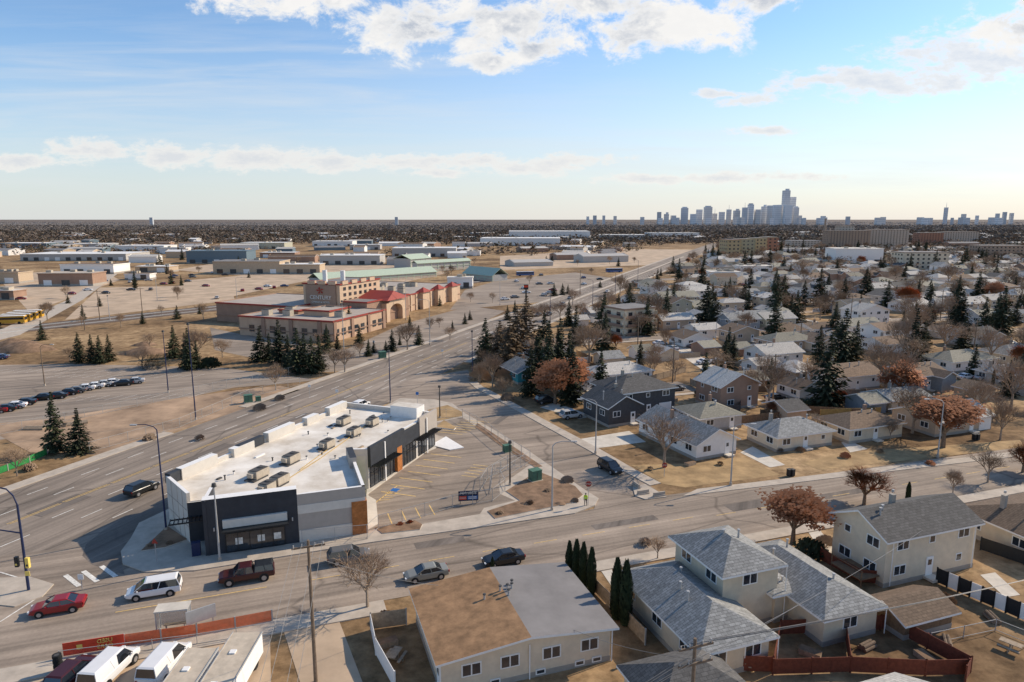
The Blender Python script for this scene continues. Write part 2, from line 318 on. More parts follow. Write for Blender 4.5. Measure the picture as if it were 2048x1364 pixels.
def roofsolid(mb,top,faces,m,fm,t=.2):
    mb.add(top,faces,m)
    low=[(x,y,z-t) for x,y,z in top]; mb.add(low,[f[::-1] for f in faces],fm)
    ed={}
    for f in faces:
        for i in range(len(f)): ed[(f[i],f[(i+1)%len(f)])]=1
    for (a,b) in list(ed):
        if (b,a) not in ed: mb.add([top[a],low[a],low[b],top[b]],[(0,1,2,3)],fm)
def mkroof(mb,cx,cy,w,d,h,kind,rh,oh,rm,fm=None):
    fm=fm or white; W=w/2+oh; D=d/2+oh
    if kind=='gx':
        e=h-oh*rh/(d/2); T=[(cx-W,cy-D,e),(cx+W,cy-D,e),(cx+W,cy,h+rh),(cx-W,cy,h+rh),(cx+W,cy+D,e),(cx-W,cy+D,e)]
        roofsolid(mb,T,[(0,1,2,3),(3,2,4,5)],rm,fm)
    elif kind=='gy':
        e=h-oh*rh/(w/2); T=[(cx-W,cy-D,e),(cx,cy-D,h+rh),(cx,cy+D,h+rh),(cx-W,cy+D,e),(cx+W,cy-D,e),(cx+W,cy+D,e)]
        roofsolid(mb,T,[(0,1,2,3),(1,4,5,2)],rm,fm)
    elif kind=='hip':
        e=h-.1; m_=min(W,D); 
        if W>=D: a,b=(cx-W+m_,cy),(cx+W-m_,cy)
        else: a,b=(cx,cy-D+m_),(cx,cy+D-m_)
        T=[(cx-W,cy-D,e),(cx+W,cy-D,e),(cx+W,cy+D,e),(cx-W,cy+D,e),(a[0],a[1],h+rh),(b[0],b[1],h+rh)]
        if W>=D+.01: fs=[(0,1,5,4),(1,2,5),(2,3,4,5),(3,0,4)]
        elif D>W+.01: fs=[(0,1,4),(1,2,5,4),(2,3,5),(3,0,4,5)]
        else: T=T[:5]; fs=[(0,1,4),(1,2,4),(2,3,4),(3,0,4)]
        roofsolid(mb,T,fs,rm,fm)
def mkwall(mb,cx,cy,w,d,h,kind,rh,wm,found=True):
    mb.box(cx,cy,h/2,w,d,h,wm)
    if found: mb.box(cx,cy,.25,w+.06,d+.06,.5,foundm)
    if kind=='gx':
        for s in(-1,1): mb.add([(cx+s*w/2,cy-d/2,h),(cx+s*w/2,cy+d/2,h),(cx+s*w/2,cy,h+rh-.12)],[(0,1,2)],wm)
    if kind=='gy':
        for s in(-1,1): mb.add([(cx-w/2,cy+s*d/2,h),(cx+w/2,cy+s*d/2,h),(cx,cy+s*d/2,h+rh-.12)],[(0,1,2)],wm)
def addwins(root,cx,cy,w,d,h,door='front',z0=0,sides='fblr',gar=False):
    st=max(1,int(round((h-z0)/2.9)))
    for s in sides:
        L=w if s in'fb' else d; n=max(1,int(L/3.4))
        for f in range(st):
            zz=z0+(h-z0)*(f+.6)/st
            for i in range(n):
                u=-L/2+L*(i+.5)/n+random.uniform(-.2,.2)
                if f==0 and z0==0 and s=='f' and door and i==n//2:
                    ob('door',DOOR,root,(cx+u,cy-d/2,.35)); 
                    continue
                if f==0 and s=='f' and gar and i==n-1: ob('garage_door',GDOOR,root,(cx+u,cy-d/2,.1)); continue
                me=WIN if (i+f)%3!=2 else WINS
                if s=='f': ob('window',me,root,(cx+u,cy-d/2,zz))
                elif s=='b': ob('window',me,root,(cx+u,cy+d/2,zz),math.pi)
                elif s=='l': ob('window',me,root,(cx-w/2,cy+u,zz),-math.pi/2)
                else: ob('window',me,root,(cx+w/2,cy+u,zz),math.pi/2)
placed=[]
def house(c,w,d,h,kind,rh,wm,rm,label,rot=GR,oh=.5,wins='fblr',door='front',chim=True,gar=False,name='house',cat='house',group=None,fm=None,lo=False,ell=False):
    c=Vector((c[0],c[1],0)); placed.append((c.x,c.y,max(w,d)/2))
    if lo:
        mb=MB(); mkwall(mb,0,0,w,d,h,kind,rh,wm,False); mkroof(mb,0,0,w,d,h,kind,rh,oh,rm,fm)
        if ell: mkwall(mb,w*.25,-d*.55,w*.38,d*.45,h-.1,'gy',rh*.6,wm,False); mkroof(mb,w*.25,-d*.45,w*.38,d*.7,h-.1,'gy',rh*.62,oh*.8,rm,fm)
        return ob(name,mb.mesh(name),None,c,rot,label,cat,group)
    root=ob(name,None,None,c,rot,label,cat,group)
    mb=MB(); mkwall(mb,0,0,w,d,h,kind,rh,wm)
    if ell: mkwall(mb,w*.25,-d*.55,w*.38,d*.45,h-.1,'gy',rh*.6,wm)
    ob('wall',mb.mesh('wall'),root)
    mb=MB(); mkroof(mb,0,0,w,d,h,kind,rh,oh,rm,fm)
    if ell: mkroof(mb,w*.25,-d*.45,w*.38,d*.7,h-.1,'gy',rh*.62,oh*.8,rm,fm)
    ro=ob('roof',mb.mesh('roof'),root)
    if chim:
        mb=MB(); x=random.uniform(-.3,.3)*w; y=random.uniform(.05,.25)*d
        mb.box(x,y,h+rh*.6+.3,.5,.5,rh*.8+.9,random.choice([tand,foundm])); mb.cyl((x,y,h+rh+1),(x,y,h+rh+1.3),.14,.14,8,galv); ob('chimney',mb.mesh('chimney'),ro)
        for k in range(2):
            mb=MB(); x=random.uniform(-.4,.4)*w; y=-random.uniform(.05,.2)*d; mb.cyl((x,y,h),(x,y,h+rh+.25),.1,.1,7,galv); mb.cyl((x,y,h+rh+.25),(x,y,h+rh+.35),.17,.17,7,galv); ob('roof_vent',mb.mesh('roof_vent'),ro)
    addwins(root,0,0,w,d,h,door,0,wins,gar)
    return root
# ---------- foreground houses ----------
r=ob('duplex_house',None,None,(-.3,56.7,0),rad(18.5),'low cream duplex with half brown gravel, half grey roof','house'); placed.append((-.3,56.7,9))
mb=MB(); mkwall(mb,0,0,15,11,3.4,'gy',.75,cream); ob('wall',mb.mesh('wall'),r)
mb=MB(); mkroof(mb,0,0,15,11,3.4,'gy',.75,.55,tar); 
for i,f in enumerate(mb.f):
    if mb.mi[i]==0 and i==1: mb.mi[i]=mb._m(rubber)
ro=ob('roof',mb.mesh('roof'),r)
for x,y,hh in((-.3,1.6,.5),(.3,1.3,.7),(.9,1.8,.45),(.2,.6,.6),(-2,1,.3),(1.1,2.4,.4)):
    mb=MB(); mb.cyl((x,y,3.9),(x,y,4.1+hh),.1,.1,8,galv); mb.cyl((x,y,4.1+hh),(x,y,4.2+hh),.17,.14,8,hvacd); ob('roof_vent',mb.mesh('v'),ro)
for x in(-5,-1.7,2,5.5): ob('window',WIN,r,(x,-5.5,2.0)); 
for x in(-6,-3,1,4.6,6.2): ob('basement_window',WINB,r,(x,-5.53,.45))
for y in(-3,0,3): ob('window',WIN,r,(-7.5,y,2),-math.pi/2); ob('window',WIN,r,(7.5,y,2),math.pi/2)
ob('door',DOOR,r,(-7.5,-4.6,.35),-math.pi/2)
for x in(-7.6,0,7.6): mb=MB(); mb.box(x,-5.6,1.6,.09,.09,3.2,white); ob('downspout',mb.mesh('downspout'),r)
# two storey hip complex
r=ob('hip_roof_house',None,None,(21,62.5,0),GR,'beige two storey house with grey hip shingle roofs and wings','house'); placed.append((21,62,12))
inv=lambda X,Y:(Vector((X-21,Y-62.5,0)).dot(E1),Vector((X-21,Y-62.5,0)).dot(N1))
w1=inv(16.6,58.3); w2=inv(28.7,62.9)
mb=MB(); mkwall(mb,0,0,6.2,7.8,6.1,'hip',1.7,beige); mkwall(mb,w1[0],w1[1],6.9,13.3,3.1,'hip',1.7,beige); mkwall(mb,w2[0],w2[1],6.2,13,3.1,'hip',1.6,beige); mkwall(mb,5,-2.2,4.6,4,3.0,'hip',1,beige); ob('wall',mb.mesh('wall'),r)
for (x,y),ww,dd,hh,rr in((( 0,0),6.2,7.8,6.1,1.6),(w1,6.9,13.3,3.1,1.75),(w2,6.2,13,3.1,1.6),((4.2,-2.2),3.4,4,3.3,.5)):
    mb=MB(); mkroof(mb,x,y,ww,dd,hh,'hip',rr,.6,shG); ro=ob('roof',mb.mesh('roof'),r)
    for k in range(3):
        vx,vy=x+random.uniform(-.25,.25)*ww,y+random.uniform(-.3,.3)*dd; m2=MB(); m2.cyl((vx,vy,hh+.3),(vx,vy,hh+rr+.2),.1,.1,8,galv); m2.cyl((vx,vy,hh+rr+.2),(vx,vy,hh+rr+.3),.17,.15,8,galv); ob('roof_vent',m2.mesh('v'),ro)
    mb=MB(); mb.cyl((x+ww/2+.55,y-dd/2-.5,hh-.2),(x+ww/2+.55,y-dd/2-.5,.2),.05,.05,6,white); ob('downspout',mb.mesh('downspout'),r)
addwins(r,0,0,6.2,7.8,6.1,None,3.3,'fblr'); addwins(r,w1[0],w1[1],6.9,13.3,3.1,None,0,'fl'); addwins(r,w2[0],w2[1],6.2,13,3.1,None,0,'fr'); addwins(r,5,-2.2,4.6,4,3,'front',0,'f')
# rectangular two-storey
r=house((43.7,71.2),13,7,5.6,'gx',1.7,cream,shD,'cream two storey house with charcoal shingle gable roof')
for x in(-5.8,6): 
    mb=MB(); mb.cyl((x,-3.7,5.4),(x,-3.7,.2),.05,.05,6,white); ob('downspout',mb.mesh('downspout'),r)
mb=MB(); mb.box(-7.8,-1,1.1,2.6,4,.12,brownf); 
for y in(-3,1): mb.cyl((-9,y,0),(-9,y,2.1),.06,.06,6,brownf)
mb.box(-9,-1,2.05,.06,4,.08,brownf); ob('deck',mb.mesh('deck'),r)
house(G(2045,1085)+Vector((2,1,0)),13,10,3.0,'hip',1.8,beige,shB,'cream bungalow with brown hip roof')
house((13.6,48.2),7.6,5.6,2.5,'hip',1.6,cream,shD,'small garage with black shingle roof',name='garage',cat='garage',chim=False,wins='l')
house(G(1815,1243),6,4.2,2.0,'gx',.9,brownf,shB,'brown garden garage with brown shingles',name='garage',cat='garage',chim=False,wins='')
house((27.5,44.2),8,6,2.6,'gx',1.2,whitew,shL,'white garage with light grey roof',name='garage',cat='garage',chim=False,wins='')
# ---------- houses across ----------
HL=[((29.8,112.6),8.2,15.5,2.9,'gy',2.0,whitew,shG,'long white bungalow with grey gable roof',rad(25)),
(G(1577,884),11.5,7.5,2.8,'hip',1.7,cream,shG,'small cream bungalow with grey hip roof',GR),
(G(1716,868),12,7.5,2.8,'hip',1.6,cream,shB,'cream bungalow with dark brown hip roof',GR),
(G(1880,852),14,9,2.9,'gx',1.8,tan,shL,'tan bungalow with light grey gable roof',GR),
(G(1265,820),13,10,5.4,'hip',2.2,darkw,shD,'large charcoal two storey house with dark hip roof',rad(25)),
(G(1222,838),7,9,4.0,'gy',1.8,darkw,shD,'charcoal house wing with front gable',rad(25)),
(G(1235,762),14,8,3.0,'hip',1.7,whitew,shL,'white bungalow with pale hip roof',rad(25)),
(G(1415,848),9,8,2.8,'hip',1.6,greyw,shO,'grey bungalow with olive hip roof',GR),
(G(1599,792),6.5,7,2.7,'gy',1.4,whitew,shB,'white double garage with brown gable',GR),
(G(1685,772),13,8.5,3.6,'gx',1.9,whitew,shB,'white raised bungalow with brown gable roof',GR),
(G(1590,757),8,9,3.0,'hip',1.6,tan,shL,'tan bungalow with light hip roof',GR),
(G(1790,812),10,7,2.7,'gx',1.3,beige,shG,'beige garage with grey gable roof',GR),
(G(1915,735),16,9,3.0,'hip',1.8,whitew,shO,'long white bungalow with olive hip roof',GR),
(G(2025,722),15,9,3.0,'hip',1.8,beige,shG,'beige bungalow with grey hip roof',GR),
(G(2000,762),8,7,2.6,'hip',1.5,greyw,shG,'grey garage with hip roof',GR),
(G(1545,722),12,9,3.2,'gx',1.8,whitew,shL,'white bungalow with pale gable roof',GR),
(G(1570,697),15,8,3.2,'hip',1.8,tan,shO,'tan bungalow with olive hip roof',GR),
(G(1640,700),9,8,3.0,'gy',1.8,beige,shB,'beige bungalow with brown front gable',GR),
(G(1475,660),12,8,4.5,'gx',1.8,bluew,shG,'slate raised house with grey gable roof',GR),
(G(1545,655),13,8,4,'gx',1.8,greenw,shL,'sage house with light gable roof',GR),
(G(1775,682),16,10,4.6,'gx',1.6,whitew,shB,'large white two storey house with brown roof',GR),
(G(1728,645),14,9,5.2,'gy',2.2,whitew,shL,'white two storey house with front gable',GR),
(G(1050,758),8,9,3,'gy',1.8,tealw,shG,'teal bungalow with grey gable roof',rad(25)),
(G(1140,775),8,10,3.4,'gy',2.0,whitew,shG,'white and teal house with grey gable',rad(25)),
(G(1480,775),9,7,2.6,'gx',1.3,brownf,shO,'brown garage with olive gable roof',GR),
(G(1520,742),7,6,2.5,'gx',1.2,whitew,shL,'white garage with pale gable roof',GR),
(G(1405,672),9,8,3,'gx',1.4,whitew,shL,'white bungalow with light roof',GR),
(G(1345,655),13,8,3.6,'gx',1.7,tan,shL,'tan bungalow with light gable roof',GR),
(G(1350,615),18,9,5.2,'gx',2,greenw,shO,'sage two storey row house with olive roof',GR),
(G(1385,600),16,9,5,'gx',2,whitew,shL,'white two storey row house with light roof',GR)]
for i,(c,w,d,h,k,rh,wm,rm,lb,ro) in enumerate(HL): house(c,w,d,h,k,rh,wm,rm,lb,rot=ro,gar=(i in(0,4,3)),wins='fl')
def apartment(c,w,d,h,fl,rot,wm,bm,label,balc=True):
    placed.append((c[0],c[1],max(w,d)/2)); r=ob('apartment_building',None,None,(c[0],c[1],0),rot,label,'apartment building')
    mb=MB(); mb.box(0,0,h/2,w,d,h,wm); ob('wall',mb.mesh('wall'),r)
    mb=MB(); mb.box(0,0,h+.3,w+.6,d+.6,.6,bm,rubber); ob('roof',mb.mesh('roof'),r)
    fh=h/fl
    for f in range(fl):
        for s,L,rz,off in(('f',w,0,d/2),('l',d,-math.pi/2,w/2),('r',d,math.pi/2,w/2)):
            n=max(2,int(L/4)); mb=MB(); mb.box(0,-off-.02,fh*(f+.52),L*.94,.1,fh*.42,glass)
            for i in range(n+1): mb.box(-L*.47+L*.94*i/n,-off-.06,fh*(f+.52),L/n*.55,.12,fh*.46,wm)
            if balc:
                mb.box(0,-off-.6,fh*f+.15,L*.9,1.2,.16,bm); mb.box(0,-off-1.18,fh*f+.6,L*.9,.06,.9,bm)
            ob('window_row',mb.mesh('window_row'),r,(0,0,0),rz)
apartment(G(1257,664),13,11,8.4,3,rad(30),cream,tand,'three storey cream walk-up apartment with brown balconies')
# ---------- STRIP MALL ----------
A=Vector((-43.4,81.2,0));B=Vector((-38.2,75.6,0));B2=Vector((-35.8,76.5,0))
C=Vector((-17.8,78.3,0));Q2=Vector((-34.9,72.35,0))
Cn=C+N1*14.2; D=Cn+Vector((2.2,.2,0)); Fp=D+A1*20.5; Gf=Fp-P1*17.6
base=Vector((-30,95,0)); root=ob('strip_mall',None,None,(base.x,base.y,.15),0,'new single storey strip mall, charcoal and beige with white roof','shop building')
placed.append((-30,95,24))
fpoly=[A,B,B2,Q2,C,Cn,D,Fp,Gf]
mgrey=M('mall_light_panel',(.60,.55,.48),.85,.06,1); mdark=M('mall_charcoal_panel',(.04,.043,.05),.65,.15,1,spec=.35); mband=M('mall_beige_band',(.70,.64,.55),.85,.06,1)
mt=M('mall_taupe_panel',(.45,.39,.33),.85,.06,1)
def wpt(p): return (p.x-base.x,p.y-base.y)
ZR=5.1
cen=sum(fpoly,Vector())/9
ins=[p+(cen-p).normalized()*.25 for p in fpoly]
mb=MB(); mb.prism([wpt(p) for p in ins],0,ZR,mgrey,membr); ob('roof',mb.mesh('roof'),root)
def wallseg(p0,p1,z0,z1,m,th=.4,nm='wall',out=0,top=None):
    d=(p1-p0); L=d.length; mb=MB(); mb.box(L/2,th/2-out,(z0+z1)/2,L,th,z1-z0,m,top or white)
    return ob(nm,mb.mesh(nm),root,(p0.x-base.x,p0.y-base.y,0),math.atan2(d.y,d.x))
def wbox(p0,p1,s0,s1,z0,z1,o0,o1,m,nm,top=None):
    d=(p1-p0); mb=MB(); mb.box((s0+s1)/2,-(o0+o1)/2,(z0+z1)/2,s1-s0,o1-o0,z1-z0,m,top)
    return ob(nm,mb.mesh(nm),root,(p0.x-base.x,p0.y-base.y,0),math.atan2(d.y,d.x))
def glaz(p0,p1,s0,s1,z0,z1,n,nm='shop_window',rows=(.72,)):
    d=(p1-p0); mb=MB(); mb.box((s0+s1)/2,-.03,(z0+z1)/2,s1-s0,.08,z1-z0,glass)
    for i in range(n+1): mb.box(s0+(s1-s0)*i/n,-.09,(z0+z1)/2,.08,.06,z1-z0,blackp)
    for q in(0,1)+tuple(rows): mb.box((s0+s1)/2,-.11,z0+(z1-z0)*q,s1-s0+.08,.06,.08,blackp)
    return ob(nm,mb.mesh(nm),root,(p0.x-base.x,p0.y-base.y,0),math.atan2(d.y,d.x))
wallseg(A,B,0,6.2,mgrey); wallseg(B,B2,0,5.0,mdark)
for s in(2.0,4.2,6.0): wbox(A,B,s,s+.07,0,6.1,.0,.03,mt,'panel_joint')
for z in(2.0,4.0): wbox(A,B,.1,(B-A).length-.1,z,z+.07,.03,.05,mt,'panel_joint')
wallseg(B2,Q2,0,6.6,mdark)
dF=(C-Q2); LF=dF.length
wallseg(Q2,Q2+dF.normalized()*10.2,0,6.7,mdark,th=1.2,top=white)
p=Q2+dF.normalized()*10.2; wallseg(p,C,0,1.5,mt); wallseg(p,C,1.5,3.6,mt); wallseg(p,C,3.6,4.6,mband); wallseg(p,C,4.6,6.0,mt)
wbox(Q2,C,10.25,LF,3.55,4.62,.005,.05,mband,'wall_band'); wbox(Q2,C,10.25,LF,.0,1.5,.005,.06,mband,'wall_base'); 
glaz(Q2,C,2.2,8.6,.1,3.1,5,rows=(.75,)); wbox(Q2,C,2.0,9.0,3.15,4.1,.0,.35,mband,'sign_band')
wbox(Q2,C,1.9,9.1,2.95,3.12,.0,1.3,blackp,'canopy')
for s in(3.2,5.6,7.4): wbox(Q2,C,s,s+.8,.9,1.7,.08,.10,whp,'window_poster')
for s in(1.0,9.5): wbox(Q2,C,s,s+.14,2.9,3.3,.0,.18,galv,'wall_light')
wbox(Q2,C,LF-1.7,LF+.13,.0,4.2,.02,.2,wood,'wood_panel'); 
wallseg(C,Cn,0,6.0,mt); wbox(C,Cn,-.1,1.6,0,4.2,.0,.14,wood,'wood_panel')
wallseg(Cn,D,0,6.0,mgrey)
glaz(C,Cn,9.5,12.3,.1,3.2,3)
lime=M('lime_panel',(.28,.42,.05),.7,.1); wbox(C,Cn,12.4,14,.2,4.6,.0,.15,lime,'lime_panel')
LS=(Fp-D).length
wallseg(D,Fp,0,5.9,mgrey)
wbox(D,Fp,0,9.5,3.3,6.3,.0,.5,mdark,'charcoal_fascia',mdark); wbox(D,Fp,9.5,14.5,3.3,5.7,.02,.3,mdark,'charcoal_fascia',mdark); wbox(D,Fp,14.5,LS,3.3,6.5,.0,.4,mt,'taupe_fascia')
wbox(D,Fp,7.2,8.6,.1,3.9,.0,.52,wood,'wood_panel')
for s0,s1,n in((.4,6.9,6),(9,13.6,5),(14.6,LS-.4,6)): glaz(D,Fp,s0,s1,.1,3.1,n)
for s0,s1 in((.3,7),(12.6,19.6)):
    mb=MB(); 
    for k in range(int((s1-s0)/.45)): mb.box(s0+k*.45,-1.15,3.5,.08,1.5,.16,blackp)
    mb.box((s0+s1)/2,-.55,3.42,s1-s0,.1,.18,blackp); mb.box((s0+s1)/2,-1.75,3.42,s1-s0,.1,.18,blackp)
    ob('pergola_canopy',mb.mesh('pergola_canopy'),root,(D.x-base.x,D.y-base.y,0),AV)
for s in(3.6,16.5): wbox(D,Fp,s,s+.25,.0,6.0,.5,.62,white,'pilaster')
mb=MB()
for k in range(9): mb.box(-.4+k*.45,-1.2,3.3,.08,1.6,.15,blackp)
mb.box(1.5,-.5,3.22,4,.1,.16,blackp); mb.box(1.5,-1.8,3.22,4,.1,.16,blackp)
ob('pergola_canopy',mb.mesh('pergola_canopy'),root,(B.x-base.x-1.4,B.y-base.y-.3,0),GR)
wallseg(Fp,Gf,0,5.9,mgrey); wallseg(Gf,A,0,5.7,mgrey)
LW=(A-Gf).length
for s,l,h in((1,5,6.4),(9,3,6.3),(15,6,6.5),(24,4,6.3),(31,6,6.6)): wbox(Gf,A,s,s+l,4.9,h,-.9,.12,mgrey,'raised_parapet',white)
for s,l,h,m in((0,4,6.5,mdark),(12,5,6.4,mdark)): wbox(Gf,A,LW-s-l,LW-s,5.2,h,-.75,.13,m,'raised_parapet',mdark)
wbox(Fp,Gf,2,7,4.9,7.0,-2.6,.1,white,'raised_parapet',membr)
wbox(C,Cn,9,13.5,5.0,6.6,-.8,.1,mt,'raised_parapet',mdark)
for px,py,sx in((560,965,2.2),(583,922,2.2),(655,893,2.0),(708,868,2.0),(688,846,2.2),(745,848,1.8),(518,952,2.4),(535,980,1.6)):
    c=G(px,py,5.4); mb=MB(); mb.box(0,0,.5,sx,1.4,1.0,hvac); mb.box(0,0,1.04,sx*.9,1.2,.1,hvacd); mb.box(-sx*.2,0,-.1,sx*1.1,1.6,.3,hvacd)
    mb.cyl((sx*.2,0,1.1),(sx*.2,0,1.18),.4,.4,10,hvacd); mb.box(sx/2+.03,0,.5,.06,1.0,.7,hvacd); mb.box(-sx/2-.25,0,.6,.5,.8,.5,hvac)
    ob('rooftop_unit',mb.mesh('rooftop_unit'),root,(c.x-base.x,c.y-base.y,ZR+.12),AV)
for i in range(30):
    t=random.uniform(.05,.95); u=random.uniform(2.5,15); c=A.lerp(Gf,t)+P1*u; mb=MB(); hh=random.uniform(.2,.6)
    if i%3: mb.cyl((0,0,0),(0,0,hh),.09,.09,7,random.choice([galv,hvacd,white])); mb.cyl((0,0,hh),(0,0,hh+.08),.16,.16,7,hvacd); nm='roof_vent'
    else: mb.box(0,0,.08,random.uniform(.6,1.8),.35,.16,random.choice([woodf,hvacd,white])); nm='roof_clutter'
    ob(nm,mb.mesh(nm),root,(c.x-base.x,c.y-base.y,ZR),AV)
yp=M('gas_pipe_yellow',(.50,.32,.08),.6,.1)
for a,b in(((550,975),(640,918)),((640,918),(735,850)),((600,940),(655,900))):
    mb=MB(); a=G(*a,5.3)-base;b=G(*b,5.3)-base; mb.cyl((a.x,a.y,ZR+.12),(b.x,b.y,ZR+.12),.05,.05,6,yp); ob('roof_pipe',mb.mesh('roof_pipe'),root)
# ---------- signage text ----------
def text(s,size,m,parent,loc,rx=math.pi/2,rz=0,ex=.02,nm='lettering',flip=False):
    cu=bpy.data.curves.new(nm,'FONT'); cu.body=s; cu.size=size; cu.extrude=ex; cu.align_x='CENTER'; cu.align_y='CENTER'
    t=bpy.data.objects.new('tmp',cu); col.objects.link(t); dg=bpy.context.evaluated_depsgraph_get(); me=bpy.data.meshes.new_from_object(t.evaluated_get(dg)); bpy.data.objects.remove(t)
    me.materials.clear(); me.materials.append(m); o=ob(nm,me,parent,loc); o.rotation_euler=(rx,0,rz)
    if flip: o.scale=(-1,1,1)
    return o
c=G(937,1010); r=ob('lease_sign',None,None,(c.x,c.y,.17),rad(8),'black FOR LEASE board on posts behind construction fence','sign')
mb=MB(); mb.box(0,0,1.15,2.7,.08,1.4,M('navy_board',(.012,.018,.055),.5,.1)); ob('board',mb.mesh('board'),r)
for x in(-1.1,1.1): mb=MB(); mb.box(x,.08,.5,.1,.1,1.0,woodf); ob('post',mb.mesh('post'),r)
text('FOR LEASE',.46,whp,r,(0,-.06,1.58)); mb=MB(); mb.box(-.75,-.05,.9,.95,.03,.5,banner); ob('sign_panel',mb.mesh('sign_panel'),r)
text('OMADA',.24,whp,r,(-.75,-.09,.9)); mb=MB(); mb.box(.55,-.05,.9,1.35,.03,.5,hb); ob('sign_panel',mb.mesh('sign_panel'),r)
for z in(1.0,.8): mb=MB(); mb.box(.55,-.075,z,1.1,.02,.09,whp); ob('sign_line',mb.mesh('sign_panel'),r)
# ---------- CASINO ----------
cr=ob('casino_building',None,None,(-62,250,0),0,'tan stucco casino hotel with red trim and tower sign','casino'); placed.append((-70,250,45))
RC=rad(-21)
def cblk(nearc,w,d,h,m,nm,band=.5,top=None):
    o=Vector((nearc[0]+62,nearc[1]-250,0)); mb=MB()
    mb.box(-w/2,d/2,h/2,w,d,h,m,top or rubber); ob('wall',mb.mesh(nm),cr,(o.x,o.y,0),RC)
    if band:
        mb=MB(); mb.box(-w/2,-.1,h,w+.5,.5,band,redt); mb.box(.1,d/2,h+.002,.5,d+.5,band,redt); mb.box(-w/2,d+.1,h,w+.5,.5,band,tand); mb.box(-w-.1,d/2,h+.002,.5,d+.5,band,tand); ob('cornice',mb.mesh('cornice'),cr,(o.x,o.y,0),RC)
        mb=MB(); mb.box(-w/2,-.12,h*.36,w+.2,.3,.35,tand); mb.box(.12,d/2,h*.36+.002,.3,d+.2,.35,tand); ob('stone_course',mb.mesh('course'),cr,(o.x,o.y,0),RC)
    return o
def cpart(o,nm,*a): mb=MB(); mb.box(*a); return ob(nm,mb.mesh(nm),cr,(o.x,o.y,0),RC)
casr=M('casino_roof',(.42,.36,.30),.9,.15,.2,detail=8)
o1=cblk((-56,211),37,31,6.4,tanc,'low',top=casr)
o2=cblk((-78,243),36,34,7,tand,'lowback',top=casr)
o3=cblk((-62.5,247),16,27,14.6,ctan,'tower')
o4=cblk((-43,282),50,50,7,tanc,'wing',top=casr)
o5=cblk((-52,243),10,30,8.5,tand,'mid')
o6=cblk((-60,222),10,12,8.2,tanc,'step',top=casr); o7=cblk((-72,228),8,10,7.6,tand,'step',top=casr)
for k in range(3):
    for j in range(7): cpart(o3,'window',.06,3+j*3.4,8.4+k*2.2,.1,1.6,1.2,glass)
for j in range(3): cpart(o3,'battlement',-3-j*4.5,0,15.1,3.2,1,1.3,ctan,redt)
for j in range(4): cpart(o3,'battlement',0,3+j*6,15.1,1,3.5,1.3,ctan,redt)
for x in(-4,-12): 
    mb=MB(); mb.cyl((x,8,14.6),(x,8,19),.9,.9,10,white); ob('flue_stack',mb.mesh('flue'),cr,(o3.x,o3.y,0),RC)
cpart(o3,'sign_panel',-8,-.35,9.8,13,.5,8.8,M('sign_wall',(.36,.24,.17),.9,.08))
s_=Vector((o3.x,o3.y,0))-P1*8-A1*.7
text('CENTURY',2.1,whp,cr,(s_.x,s_.y,9.6),rz=RC,ex=.05); text('CASINO & HOTEL',1.0,whp,cr,(s_.x,s_.y,7.9),rz=RC,ex=.05)
mb=MB(); 
for i in range(5): a=i*1.25+.3; mb.add([(0,0,0),(1.7*math.cos(a),0,1.4*math.sin(a)),(1.3*math.cos(a+.55),0,1.0*math.sin(a+.55))],[(0,1,2),(2,1,0)],M('emblem_red',(.6,.05,.03),.7,.1))
ob('emblem',mb.mesh('emblem'),cr,(s_.x-.1,s_.y-.15,12.2),RC)
mb=MB(); pts=[(-7,0),(-7,7)]+[(-5.5+11*i/8,7+2.4*math.sin(math.pi*i/8)) for i in range(9)]+[(7,7),(7,0),(4.6,0),(4.6,4)]+[(4.6*math.cos(math.pi*i/8),4+2.4*math.sin(math.pi*i/8)) for i in range(1,8)]+[(-4.6,4),(-4.6,0)]
n=len(pts); vs=[(0,p[0],p[1]) for p in pts]+[(-12,p[0],p[1]) for p in pts]; mb.add(vs,[tuple(range(n)),tuple(range(2*n-1,n-1,-1))]+[((i+1)%n,i,n+i,n+(i+1)%n) for i in range(n)],ctan)
rt=[(-13,-8,8.2),(1,-8,8.2),(-1,0,11.2),(-11,0,11.2),(1,8,8.2),(-13,8,8.2)]; mb.add(rt,[(0,1,2,3),(1,4,2),(4,5,3,2),(5,0,3)],redt); ob('entrance_arch',mb.mesh('entrance_arch'),cr,(-44+62,258-250,0),RC)
for dy in(26,40,54):
    mb=MB(); q=Vector((o4.x,o4.y,0))+A1*(dy-14)+P1*.5; mb.box(0,0,3.6,3,6,7.2,ctan); mb.add([(-2,-3.6,7.2),(2.2,-3.6,7.2),(0,0,9.2),(2.2,3.6,7.2),(-2,3.6,7.2)],[(0,1,2),(1,3,2),(3,4,2),(4,0,2)],redt); ob('entrance_bay',mb.mesh('bay'),cr,(q.x,q.y,0),RC)
for j in range(8): cpart(o1,'window',-2.5-j*4.2,-.1,2.6,2,.12,2.2,glass); cpart(o1,'window',.1,2+j*3.6,2.6,.12,2,2.2,glass)
for j in range(10): cpart(o4,'pilaster',.15,2+j*4.4,3.5,.4,1.2,7,ctan)
for j in range(4): cpart(o1,'pilaster',.15,.8+j*9.6,3.2,.4,1.4,6.8,tand)
for j in range(3): cpart(o1,'pilaster',-5-j*11,-.15,3.2,1.4,.4,6.8,tand)
for i in range(18):
    mb=MB(); mb.box(0,0,.9,3,2,1.8,hvac); mb.box(0,0,1.9,2.4,1.6,.2,hvacd); bo=random.choice([(o1,37,31,6.4),(o4,50,46,7.0),(o4,50,46,7.0)]); q=bo[0]-P1*random.uniform(4,bo[1]-4)+A1*random.uniform(4,bo[2]-4); ob('rooftop_unit',mb.mesh('hv'),cr,(q.x,q.y,bo[3]),RC)
